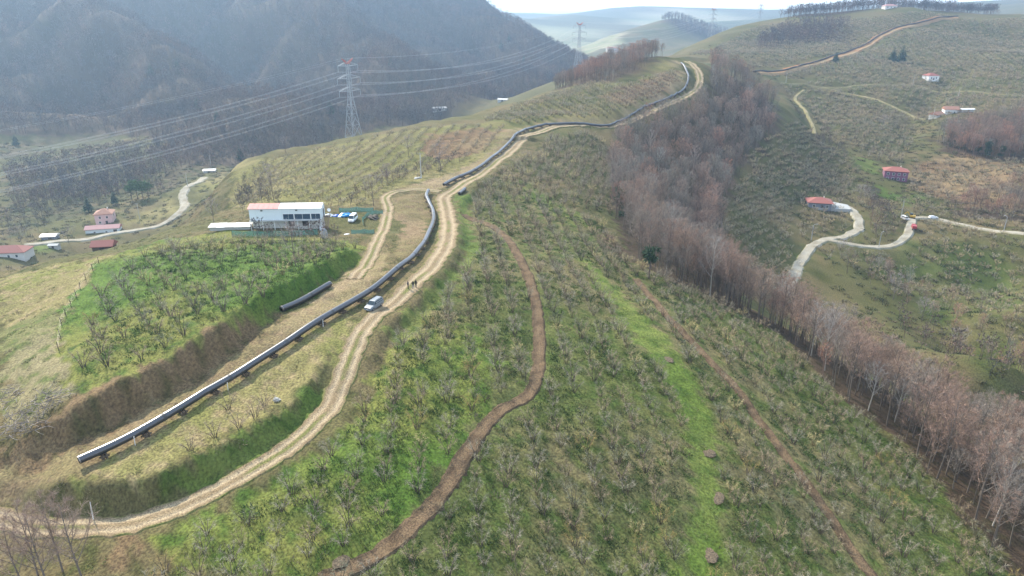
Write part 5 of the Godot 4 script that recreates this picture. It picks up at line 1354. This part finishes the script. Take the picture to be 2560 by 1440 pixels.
func buildings() -> void:
	mat("plaster", Color(0.62, 0.6, 0.56), 0.85); mat("panel", Color(0.66, 0.72, 0.74), 0.45); mat("whitesheet", Color(0.8, 0.81, 0.8), 0.5); mat("pinksheet", Color(0.42, 0.17, 0.15), 0.7)
	mat("greysheet", Color(0.5, 0.48, 0.45), 0.7); mat("bluepane", Color(0.035, 0.06, 0.1), 0.15); mat("concrete", Color(0.42, 0.42, 0.4), 0.9); mat("rust", Color(0.18, 0.1, 0.08), 0.8); mat("net", Color(0.14, 0.33, 0.27), 0.8); M.net.transparency = BaseMaterial3D.TRANSPARENCY_ALPHA; M.net.albedo_color.a = 0.55; mat("bluetarp", Color(0.02, 0.25, 0.6), 0.4); mat("bluetarp2", Color(0.02, 0.1, 0.4), 0.4)
	mat("greytarp", Color(0.27, 0.27, 0.28), 0.8); mat("brush", Color(0.07, 0.06, 0.045), 0.95); mat("palestone", Color(0.36, 0.35, 0.32), 0.9); mat("doorwood", Color(0.16, 0.09, 0.05), 0.7)
	mat("pink", Color(0.6, 0.42, 0.4), 0.85); mat("tile", Color(0.3, 0.15, 0.1), 0.85); mat("tile_red", Color(0.26, 0.09, 0.07), 0.9); mat("tile_dark", Color(0.26, 0.1, 0.08), 0.9); mat("violet", Color(0.2, 0.085, 0.14), 0.85); mat("slate", Color(0.2, 0.21, 0.24), 0.85); mat("pinkroof", Color(0.36, 0.19, 0.18), 0.8)
	long_house()
	var P := func(k: String) -> Vector2: return Vector2(PLACES[k][0][0], PLACES[k][0][1])
	var w2 := [[0, -1.8, 4.3, 1.1, 1.3], [0, 1.8, 4.3, 1.1, 1.3], [0, 1.2, 1.1, 1.0, 2.1, 1], [0, -2.2, 1.5, 1.1, 1.2], [1, 0.0, 4.3, 1.1, 1.3], [2, 0.0, 4.3, 1.1, 1.3]]
	house("farm_house", "pink two-storey house with hipped tile roof beside the valley road", P.call("pinkhouse"), 18.0, 9.0, 8.6, 6.0, 2.4, M.pink, M.tile, w2, false, true, 1.0)
	house("farm_shed", "long pale-blue shed with pink sheet roof below the pink house", P.call("longshed") + Vector2(0, 1), 14.0, 17.0, 6.0, 2.9, 1.5, M.panel, M.pinkroof, [[0, -4.0, 1.3, 1.0, 0.7], [0, 2.0, 1.3, 1.0, 0.7], [0, 6.5, 1.2, 1.6, 2.0, 1]], true, false, 0.8)
	house("small_shed", "small shed with white and pink sheet roof beside the valley road", P.call("whiteshed"), 8.0, 7.0, 5.0, 2.8, 0.8, M.slate, M.whitesheet, [[0, 1.0, 1.2, 1.6, 1.9, 1]], true, false, 0.8)
	house("farm_house", "low white house with broad dark-red tile roof on the valley floor", P.call("redroofs"), 8.0, 20.0, 9.0, 3.2, 2.4, M.plaster, M.tile_dark, [[0, 3.0, 1.6, 1.0, 1.2], [0, 6.5, 1.6, 1.0, 1.2], [0, -3.0, 1.2, 1.0, 2.1, 1]], false, false, 0.8)
	house("old_barn", "old barn with rusty tile roof hidden behind shrubs over the dry field", Vector2(-126.0, -203.0), 10.0, 5.6, 4.0, 2.0, 1.4, M.timber, M.tile_dark, [[0, 0.0, 1.0, 1.6, 2.0, 1]], true, false, 0.5)
	house("small_hut", "tiny grey hut in the meadow below the valley road", P.call("smallhut"), 5.0, 4.5, 3.0, 2.0, 0.6, M.concrete, M.concrete, [[0, 0.0, 1.0, 0.9, 1.6, 1]], true, false, 0.4, 0.3)
	house("farm_house", "grey house with bright red hipped roof beside a pale concrete yard", P.call("redhouse"), -14.0, 11.5, 9.0, 3.4, 2.1, M.slate, M.tile_red, [[0, -3.0, 1.7, 1.3, 1.3], [0, 1.0, 1.1, 1.0, 2.1, 1], [1, 0.0, 1.7, 2.4, 1.3], [0, 3.6, 1.7, 1.3, 1.3]], false, true, 0.4, 0.9)
	var pw := []
	for k in [-4.5, -1.5, 1.5, 4.5]:
		pw.append([0, k, 1.7, 1.2, 1.4]); pw.append([0, k, 4.6, 1.2, 1.4])
	pw.append([1, 0.0, 4.6, 1.2, 1.4]); pw.append([2, 0.0, 4.6, 1.2, 1.4]); pw.append([0, 0.0, 1.1, 1.0, 2.1, 1])
	house("farm_house", "two-storey violet house with red hipped roof in the valley", P.call("purple"), -20.0, 13.0, 9.0, 6.2, 2.0, M.violet, M.tile_red, pw, false, true, 1.2, 0.7)
	house("farm_house", "small white house with red roof standing alone on the hillside", P.call("whitehouse"), 10.0, 11.0, 9.0, 3.8, 2.2, M.white, M.tile_red, [[0, -2.5, 1.8, 1.3, 1.4], [0, 2.5, 1.8, 1.3, 1.4], [0, 0.0, 1.1, 1.0, 2.1, 1]], false, false, 0.4)
	house("ruined_house", "old farm house with brown tile roof above the wood", P.call("farmA"), 25.0, 9.0, 7.0, 3.4, 2.2, M.plaster, M.tile, [[0, 0.0, 1.6, 1.0, 1.2]], true, false, 1.0)
	house("farm_house", "white-walled old farm house with brown roof beside the ruin", P.call("farmB") + Vector2(2, 0), -12.0, 10.0, 7.0, 3.8, 2.2, M.white, M.tile, [[0, -2.0, 1.8, 1.0, 1.2], [0, 2.0, 1.8, 1.0, 1.2]], true, false, 1.0)
	house("small_shed", "low shed with long white roof next to the old farm house", P.call("farmB") + Vector2(13, 3), 4.0, 10.0, 4.0, 2.2, 0.6, M.concrete, M.whitesheet, [[0, 0.0, 1.0, 1.2, 1.7, 1]], true, false, 0.8)
	house("farm_house", "pale house with pinkish roof on the top of the far hill", P.call("ridgehouse"), 5.0, 17.0, 9.0, 3.6, 2.2, M.plaster, M.pinkroof, [[0, -5.0, 1.9, 1.6, 1.4], [0, 0.0, 1.9, 1.6, 1.4], [0, 5.0, 1.9, 1.6, 1.4]], false, false, 1.0)
	var q: Array = PLACES.roofs[0]
	house("small_shed", "shed with white sheet roof at the end of the valley road", Vector2(q[0], q[1]), 10.0, 8.0, 5.0, 2.4, 0.7, M.concrete, M.whitesheet, [[0, 0.0, 1.0, 1.6, 1.8, 1]], true, false, 0.6)
	q = PLACES.roofs[1]
	house("farm_shed", "white-roofed shed low in the far valley", Vector2(q[0], q[1]), -20.0, 11.0, 6.0, 2.6, 1.2, M.concrete, M.greysheet, [[0, 0.0, 1.2, 2.0, 2.2, 1]], true, false, 1.0)
	house("farm_shed", "long white-roofed barn showing over the crest of the orchard field", Vector2(-82.0, -800.0), 15.0, 15.0, 7.0, 3.0, 1.2, M.concrete, M.greysheet, [[0, 0.0, 1.6, 3.0, 3.0, 1]], true, false, 1.0)
	house("farm_house", "white two-storey house in the hazy far valley", Vector2(238.1, -1737.6), 10.0, 26.0, 16.0, 10.0, 3.0, M.white, M.tile, [[0, -6.0, 6.0, 2.0, 2.0], [0, 0.0, 6.0, 2.0, 2.0], [0, 6.0, 6.0, 2.0, 2.0]], false, false, 1.0)
	# the concrete yard of the red-roofed house
	var yd := PLACES.yard[0] as Array
	var s := Sh.new()
	var ring := []
	for e in [[-13.0, 4.5], [6.0, 5.0], [7.5, -3.0], [2.0, -8.0], [-6.0, -6.0]]: ring.append(on(yd[0] + e[0], yd[1] + e[1]))
	var top := -1e9
	for e in ring: top = maxf(top, e.y)
	var mid := Vector3.ZERO
	for i in ring.size(): ring[i].y = top * 0.6 + ring[i].y * 0.4 + 0.5; mid += ring[i] / ring.size()
	for i in ring.size():
		var a: Vector3 = ring[i]; var b: Vector3 = ring[(i + 1) % ring.size()]
		s.face([a, b, mid], mid - Vector3(0, 5, 0)); s.face([a, b, b - Vector3(0, 4, 0), a - Vector3(0, 4, 0)], mid)
	structure("concrete_yard", s, mat("yard_concrete", Color(0.34, 0.345, 0.33), 0.9))

# ---------------------------------------------------------------- power lines and poles
func pylon(label: String, at: Vector2, turn: float, tall: float, sink := 0.0) -> Dictionary:
	var root := thing("pylon", label, "pylon", on(at.x, at.y, -sink), deg_to_rad(turn), "")
	var s := Sh.new()
	var half := func(t: float) -> float: return lerpf(4.6, 1.0, minf(t / 0.62, 1.0)) if t < 0.62 else lerpf(1.0, 0.75, (t - 0.62) / 0.38)
	var lv := [0.0, 0.16, 0.3, 0.42, 0.52, 0.62, 0.7, 0.78, 0.86, 0.94]
	var cs := [Vector2(-1, -1), Vector2(1, -1), Vector2(1, 1), Vector2(-1, 1)]
	for c in cs:
		s = Sh.new()
		for i in lv.size() - 1:
			var a: float = half.call(lv[i]); var b: float = half.call(lv[i + 1])
			s.bar(Vector3(c.x * a, tall * lv[i] - (1.0 if i == 0 else 0.0), c.y * a), Vector3(c.x * b, tall * lv[i + 1], c.y * b), 0.22)
		part(root, "leg", s, M.galvanised)
	s = Sh.new()
	for i in lv.size() - 1:
		var a: float = half.call(lv[i]); var b: float = half.call(lv[i + 1])
		for k in 4:
			var c: Vector2 = cs[k]; var d: Vector2 = cs[(k + 1) % 4]
			s.bar(Vector3(c.x * a, tall * lv[i], c.y * a), Vector3(d.x * b, tall * lv[i + 1], d.y * b), 0.11)
			s.bar(Vector3(d.x * a, tall * lv[i], d.y * a), Vector3(c.x * b, tall * lv[i + 1], c.y * b), 0.11)
			s.bar(Vector3(c.x * b, tall * lv[i + 1], c.y * b), Vector3(d.x * b, tall * lv[i + 1], d.y * b), 0.11)
	part(root, "bracing", s, M.galvanised)
	var tips := []
	for e in [[0.66, 8.0], [0.79, 8.6], [0.92, 7.4]]:
		for sx in [-1.0, 1.0]:
			s = Sh.new()
			var y: float = tall * e[0]; var tip := Vector3(sx * e[1], y + 0.4, 0)
			for z in [-0.85, 0.85]:
				s.bar(Vector3(sx * 0.85, y, z), tip, 0.2); s.bar(Vector3(sx * 0.85, y + 2.4, z), tip, 0.18)
				for t in [0.25, 0.5, 0.75]:
					s.bar(Vector3(sx * 0.85, y, z).lerp(tip, t), Vector3(sx * 0.85, y + 2.4, z).lerp(tip, t - 0.2), 0.11)
			for t in [0.2, 0.5, 0.8]: s.bar(Vector3(sx * 0.85, y, -0.85).lerp(tip, t), Vector3(sx * 0.85, y, 0.85).lerp(tip, t), 0.11)
			part(root, "crossarm", s, M.galvanised)
			s = Sh.new(); s.tube([tip, tip - Vector3(0, 3.4, 0)], [0.14, 0.14], 6); part(root, "insulator", s, M.insulator)
			tips.append(tip - Vector3(0, 3.4, 0))
	for sx in [-1.0, 1.0]:
		s = Sh.new()
		for z in [-0.75, 0.75]:
			s.bar(Vector3(sx * 0.75, tall * 0.94, z), Vector3(sx * 4.2, tall, 0), 0.24); s.bar(Vector3(-sx * 0.5, tall * 0.945, z), Vector3(sx * 4.2, tall, 0), 0.2)
			s.bar(Vector3(sx * 0.75, tall * 0.94, z), Vector3(sx * 2.2, tall * 0.985, 0), 0.16)
		part(root, "earth_peak", s, M.redsteel)
		tips.append(Vector3(sx * 4.2, tall, 0))
	var w := []
	for t in tips: w.append(root.transform * t)
	return {"tips": w}

func wires() -> void:
	mat("galvanised", Color(0.32, 0.345, 0.37), 0.7, 0.0); mat("insulator", Color(0.3, 0.34, 0.36), 0.3); mat("redsteel", Color(0.4, 0.09, 0.07), 0.7); mat("wire", Color(0.5, 0.51, 0.53), 0.7)
	var ps := [pylon("tall steel lattice pylon beside the left valley road", Vector2(-330, -175), 52, 54.0), pylon("tall lattice pylon with red peaks rising behind the orchard field crest", Vector2(-97, -428), 52, 55.0, 4.0), pylon("hazy lattice pylon beyond the knoll wood in the valley", Vector2(74, -808), 20, 52.0), pylon("pale pylon on the skyline left of the far orchard hill", Vector2(303, -1120), 30, 46.0), pylon("second pale pylon on the skyline behind the far orchard hill", Vector2(482, -1445), 30, 46.0)]
	for i in ps.size() - 1:
		for k in 8:
			var a: Vector3 = ps[i].tips[k]; var b: Vector3 = ps[i + 1].tips[k]
			var sag := a.distance_to(b) * (0.03 if k < 6 else 0.02)
			var s := Sh.new()
			for tw in ([-0.2, 0.2] if k < 6 else [0.0]):
				var pts := []; var rr := []
				for j in 25:
					var t := j / 24.0
					pts.append(a.lerp(b, t) - Vector3(0, sag * 4.0 * t * (1.0 - t) - tw, 0)); rr.append(0.03 if k < 6 else 0.02)
				s.tube(pts, rr, 4)
			solo("power_line" if k < 6 else "earth_wire", s, M.wire, "thin " + ("twin conductor" if k < 6 else "top earth wire") + ["", " spanning the left valley to the red-peaked pylon", " spanning the valley from the red-peaked pylon to the knoll pylon", " between the knoll pylon and the skyline pylons", " between the two skyline pylons"][i + 1], "power line", Vector3.ZERO, 0.0, "wires of span %d" % (i + 1))

func poles() -> void:
	var names := ["concrete electricity pole with crossbar at the edge of the ridge track", "electricity pole where the valley road climbs away", "electricity pole by the white-roofed shed", "electricity pole in the yellow meadow below the pink house", "electricity pole beside the green clearing on the hill path", "electricity pole beside the lone white house", "electricity pole beside the old farm ruin", "electricity pole above the right-hand wood"]
	for i in names.size():
		var p: Array = PLACES.poles[i]
		var o := thing("electricity_pole", names[i], "pole", on(p[0], p[1]))
		var s := Sh.new(); s.tube([Vector3(0, -0.5, 0), Vector3(0, 9.5, 0)], [0.2, 0.12], 8, true); part(o, "shaft", s, M.concrete)
		s = Sh.new(); s.bar(Vector3(-0.9, 9.0, 0), Vector3(0.9, 9.0, 0), 0.12); part(o, "crossbar", s, M.steel)
		for k in [-0.8, 0.0, 0.8]:
			s = Sh.new(); s.tube([Vector3(k, 9.05, 0), Vector3(k, 9.35, 0)], [0.07, 0.05], 6, true); part(o, "insulator", s, M.insulator)
	var ln := ["street lamp above the dark bank of the valley road", "leaning street lamp along the lower arm of the valley road", "street lamp where the vehicles stand on the valley road", "street lamp beside the far end of the valley road"]
	for i in 4:
		var p: Array = PLACES.lamps[i]
		var o := thing("street_lamp", ln[i], "street lamp", on(p[0], p[1]), 0.6 * i)
		var s := Sh.new(); s.tube([Vector3(0, -0.5, 0), Vector3(0, 7.5, 0), Vector3(0.5, 8.0, 0), Vector3(1.3, 8.1, 0)], [0.16, 0.1, 0.08, 0.07], 7); part(o, "shaft", s, M.galvanised)
		s = Sh.new(); s.box(Vector3(1.6, 8.08, 0), Vector3(0.7, 0.14, 0.3)); part(o, "lamp_head", s, M.galvanised)

# ---------------------------------------------------------------- single trees and small things
func details() -> void:
	var rg := RandomNumberGenerator.new()
	rg.seed = 12
	var bk := tinted("bark"); var tw := tinted("twigs"); var lf := tinted("leaves")
	var V := func(a: Array) -> Vector2: return Vector2(a[0], a[1])
	var cn := ["dark spruce alone in the scrub below the mountain forest", "dark spruce at the foot of the mountain behind the field crest", "dark conifer at the edge of the spur wood beside the pipeline", "broad dark fir on the far orchard hill, with a twin beside it", "taller dark fir of the pair on the far orchard hill", "small dark conifer just below the orange pipeline cutting", "dark spruce behind the pink house", "dark spruce beside the pink house wall"]
	var ch := [11.0, 13.0, 12.0, 17.0, 19.0, 11.0, 9.0, 11.0]; var cw := [4.0, 4.2, 2.6, 6.5, 6.5, 4.5, 3.2, 3.6]
	for i in 8: single_tree("conifer", conifer(rg, ch[i], cw[i], Color(0.022, 0.05, 0.022)), bk, lf, V.call(PLACES.conifers[i]), 1.0, cn[i], "tree")
	for i in 4: single_tree("pine_tree", round_evergreen(rg, 13.0, 4.5, 0.5, 700, 0.9, Color(0.06, 0.11, 0.035)), bk, lf, V.call(PLACES.pines[i]), rg.randf_range(0.8, 1.1), "round-crowned green pine in the clump beyond the pink house", "tree", "pines beyond the pink house")
	var fn := ["bare spreading tree beside the upper edge of the ridge road", "bare tree in the middle of the russet orchard field", "thin bare tree at the bend of the side track", "bare tree above the side track behind the netting", "red-brown bare tree on the crest of the orchard field", "bare tree at the back of the lean-to", "tall bare tree behind the roof of the long white house", "tall bare tree at the edge of the hazel terrace over the loose pipes"]
	var fh := [11.0, 9.0, 8.0, 10.0, 10.0, 8.0, 12.0, 10.0]
	for i in 8: single_tree("bare_tree", bare_tree(rg, fh[i], fh[i] * 0.42, 14, 26, 0.05, 0.25, Color(0.13, 0.1, 0.085), Color(0.3, 0.25, 0.23)), bk, tw, V.call(PLACES.fieldtrees[i]), 1.0, fn[i], "tree")
	for i in 8: single_tree("bare_tree", bare_tree(rg, 11.0, 5.0, 14, 24, 0.08, 0.2, Color(0.12, 0.1, 0.085), Color(0.32, 0.28, 0.26)), bk, tw, V.call(PLACES.rightrees[i]), rg.randf_range(0.7, 1.1), "bare round-crowned tree standing free on the slopes of the right-hand valley", "tree", "free-standing trees of the right valley")
	for i in 7: single_tree("ivy_tree", round_evergreen(rg, 12.0, 2.3, 0.12, 800, 0.7, Color(0.03, 0.06, 0.025)), bk, lf, V.call(PLACES.ivytrees[i]), rg.randf_range(0.8, 1.1), "dark ivy-clad tree at the lower edge of a bare wood", "tree", "ivy-clad trees", "ivy")
	for i in 2: single_tree("bare_tree", bare_tree(rg, 9.0, 5.0, 12, 26, 0.08, 0.15, Color(0.1, 0.085, 0.075), Color(0.25, 0.21, 0.19), true), bk, tw, V.call(PLACES.leftbig[i]), 1.0, ["forked bare tree behind the low red-roofed house", "bare tree on the verge of the valley road by the small shed"][i], "tree")
	for i in 5:
		single_tree("poplar_tree", bare_tree(rg, 13.0, 4.2, 18, 80, 0.03, 0.15, Color(0.17, 0.14, 0.115), Color(0.3, 0.215, 0.165)), bk, tw, V.call(PLACES.corner[i]), rg.randf_range(0.75, 1.0), "tall slender bare tree in the clump beside the dirt road bend", "tree", "corner clump of bare trees")
	for i in 7:
		var h := hazel(rg, 7, 26, 0.04, 2.3)
		var o := thing("bare_shrub", "small bare shrub on the grassy mound between pipeline and dirt road" if i < 6 else "small bare shrub on the lower verge of the dirt road", "shrub", Vector3.ZERO, 0.0, "shrubs on the mound")
		o.transform = planted(V.call(PLACES.midbush[i]), 1.0)
		part(o, "trunk", h[0], bk); part(o, "crown", h[1], tinted("hazel_twigs_1"))
	var dark := []
	for i in 3: dark.append(conifer(rg, 14.0, 4.6, Color(0.022, 0.05, 0.022)))
	for e in [[-395, -790], [-372, -805], [-310, -700], [-268, -640], [-455, -735], [-150, -900], [-170, -930], [-120, -860], [-60, -980], [-100, -1180], [-85, -1200], [-20, -1330], [-5, -1345], [-230, -760], [-330, -880], [20, -1250], [-510, -760], [-180, -700]]:
		single_tree("conifer", dark[rg.randi() % 3], bk, lf, Vector2(e[0], e[1]), rg.randf_range(0.9, 1.3), "dark conifer standing out of the leafless mountain forest", "tree", "conifers in the mountain forest")
	# the brush pile of cut branches
	for i in 6:
		var s := Sh.new()
		for k in 46:
			s.k = Color(0.2, 0.17, 0.145) * rg.randf_range(0.5, 1.5)
			var a := Vector3(rg.randf_range(-2.4, 2.4), rg.randf_range(0.0, 1.3), rg.randf_range(-2.0, 2.0)); var d := Vector3(rg.randf_range(-1, 1), rg.randf_range(-0.3, 0.35), rg.randf_range(-1, 1)).normalized() * rg.randf_range(1.2, 3.2)
			s.tube([a, a + d * 0.5 + rvec(rg) * 0.2, a + d], [0.06, 0.04, 0.012], 3)
		solo("brush_pile", s, bk, "heap of cut grey branches on the edge above the brown bank", "brush pile", on(PLACES.brush[i][0], PLACES.brush[i][1], 0.1), rg.randf() * TAU, "heaps of cut branches")
	# a line of fence posts with wires
	var fp: Array = PLACES.fence
	var fo := thing("post_fence", "line of weathered wooden posts and wire at the edge of the hazel terrace", "fence", on(fp[0][0], fp[0][1]))
	var ws := Sh.new()
	for i in fp.size():
		var a := on(fp[i][0], fp[i][1]) - fo.position
		var s := Sh.new(); s.tube([a - Vector3(0, 0.4, 0), a + Vector3(rg.randf_range(-0.12, 0.12), 1.7, rg.randf_range(-0.1, 0.1))], [0.08, 0.065], 6, true); part(fo, "post", s, M.timber)
		if i > 0:
			var b := on(fp[i - 1][0], fp[i - 1][1]) - fo.position
			for h in [0.6, 1.1, 1.5]: ws.bar(a + Vector3(0, h, 0), b + Vector3(0, h, 0), 0.008)
	part(fo, "wire", ws, M.steel)
	var s := Sh.new(); s.ball(Vector3(0, 0.25, 0), Vector3(0.6, 0.4, 0.45), 0.25, rg, 9, 6)
	solo("boulder", s, M.palestone, "pale boulder on the dry mound between the pipeline and the dirt road", "boulder", on(PLACES.boulder[0][0], PLACES.boulder[0][1]))
	s = Sh.new(); s.tube([Vector3(0, -0.3, 0), Vector3(0.2, 1.6, 0.1), Vector3(0.3, 3.0, 0.1)], [0.09, 0.07, 0.03], 6, true)
	solo("leaning_stake", s, M.white, "white leaning stake at the edge of the dirt road bend", "stake", on(PLACES.stake[0][0], PLACES.stake[0][1]))
	for i in 5:
		s = Sh.new(); s.k = Color(0.17, 0.135, 0.1); s.ball(Vector3(0, -0.06, 0), Vector3(1.6, 0.2, 1.15), 0.16, rg, 16, 6)
		solo("soil_heap", s, M.earth, "low grey-brown soil heap on the bright grass strip" if i < 4 else "low soil heap at the edge of the earth path", "soil heap", on(PLACES.soilpits[i][0], PLACES.soilpits[i][1]), rg.randf() * 3.0, "soil heaps on the grass strip" if i < 4 else "")
	for i in 3:   # survey stakes by the pipeline
		var q: Array = PIPES.p1[[1, 3, 5][i]]
		s = Sh.new(); s.bar(Vector3(0, -0.3, 0), Vector3(0.1, 1.5, 0), 0.07)
		solo("marker_stake", s, M.white, "thin pale marker stake leaning against the long pipeline", "stake", on(q[0] + 0.75, q[1] + 0.75), 0.0, "marker stakes")
	for e in [[-275.0, 20.0, -640.0], [-420.0, 2.0, -560.0], [-50.0, 24.0, -640.0], [14.0, 32.0, -660.0]]:   # gulls over the valley
		s = Sh.new()
		s.tube([Vector3(0, 0, -0.3), Vector3(0, 0, -0.1), Vector3(0, 0, 0.2), Vector3(0, 0, 0.4)], [0.02, 0.1, 0.09, 0.01], 6, true)
		for sx in [-1.0, 1.0]:
			s.quad(Vector3(0, 0.04, -0.12), Vector3(sx * 0.4, 0.22, -0.16), Vector3(sx * 0.4, 0.22, 0.06), Vector3(0, 0.04, 0.14)); s.tri(Vector3(sx * 0.4, 0.22, -0.16), Vector3(sx * 0.85, 0.1, 0.1), Vector3(sx * 0.4, 0.22, 0.06))
		solo("bird", s, M.white, "white bird flying over the left valley in front of the forest", "bird", Vector3(e[0], e[1], e[2]), rg.randf() * TAU, "birds over the valley")

func people() -> void:
	var p: Array = PLACES.people
	person("person in dark blue jacket and dark trousers standing apart on the dirt road", Vector2(p[0][0], p[0][1]), 1.2, Color(0.02, 0.022, 0.035), Color(0.04, 0.037, 0.035), 0)
	person("person in black jacket and light grey trousers seen from behind on the road", Vector2(p[1][0], p[1][1]), 3.4, Color(0.012, 0.012, 0.014), Color(0.2, 0.2, 0.24), 1)
	person("person in brown-black coat and olive trousers beside the one in grey trousers", Vector2(p[2][0], p[2][1]), 2.6, Color(0.022, 0.016, 0.015), Color(0.035, 0.032, 0.025), 0)
	person("person in dark clothes walking across the yard of the long white house", Vector2(-56.2, -196.5), 1.7, Color(0.02, 0.02, 0.024), Color(0.03, 0.03, 0.04), 2)

func _ready() -> void:
	rng.seed = 4
	var cam := Camera3D.new()
	cam.name = "camera"
	add_child(cam)
	cam.position = Vector3(0, 60, 0)
	cam.rotation_degrees = Vector3(-22.04, 0, 0)
	cam.fov = 45.2
	cam.near = 1.0; cam.far = 12000.0
	var env := Environment.new()
	env.background_mode = Environment.BG_SKY
	var sky := ProceduralSkyMaterial.new()
	sky.sky_top_color = Color(0.62, 0.69, 0.78); sky.sky_horizon_color = Color(0.93, 0.96, 0.99); sky.sky_curve = 0.2
	sky.ground_horizon_color = Color(0.8, 0.84, 0.88); sky.ground_bottom_color = Color(0.3, 0.3, 0.28)
	sky.sun_angle_max = 25.0
	sky.sky_energy_multiplier = 1.14; sky.ground_energy_multiplier = 1.0
	env.sky = Sky.new(); env.sky.sky_material = sky
	env.ambient_light_source = Environment.AMBIENT_SOURCE_SKY
	env.tonemap_mode = Environment.TONE_MAPPER_LINEAR
	env.tonemap_exposure = 2.15
	env.volumetric_fog_enabled = true
	env.volumetric_fog_density = 0.0002
	env.volumetric_fog_albedo = Color(0.72, 0.86, 1.0)
	env.volumetric_fog_anisotropy = 0.5
	env.sdfgi_enabled = true; env.ssao_enabled = true; env.ssil_enabled = true
	var we := WorldEnvironment.new()
	we.environment = env
	add_child(we)
	var sun := DirectionalLight3D.new()
	sun.name = "sun"
	add_child(sun)
	sun.look_at_from_position(Vector3.ZERO, Vector3(0.5, -0.56, 0.64))
	sun.light_energy = 1.5; sun.light_angular_distance = 2.0
	sun.light_color = Color(1.0, 0.96, 0.9)
	sun.shadow_enabled = true
	fine.seed = 3; fine.frequency = 0.06; fine.fractal_octaves = 3
	broad.seed = 8; broad.frequency = 0.02; broad.fractal_octaves = 3
	make_textures()
	earthy("land", 23.7); earthy("earth", 13.0)
	for e in [["hazel_twigs_0", Color(1, 1, 1)], ["hazel_twigs_1", Color(1.0, 0.94, 0.88)], ["hazel_twigs_2", Color(0.86, 0.9, 0.84)], ["hazel_catkins", Color(1.0, 0.93, 0.66)]]:
		tinted(e[0]).albedo_color = e[1]
	land()
	roads()
	pipes()
	vehicles()
	buildings()
	wires()
	poles()
	people()
	mat("soilheap", Color(0.14, 0.115, 0.085), 0.95)
	details()
	plants()
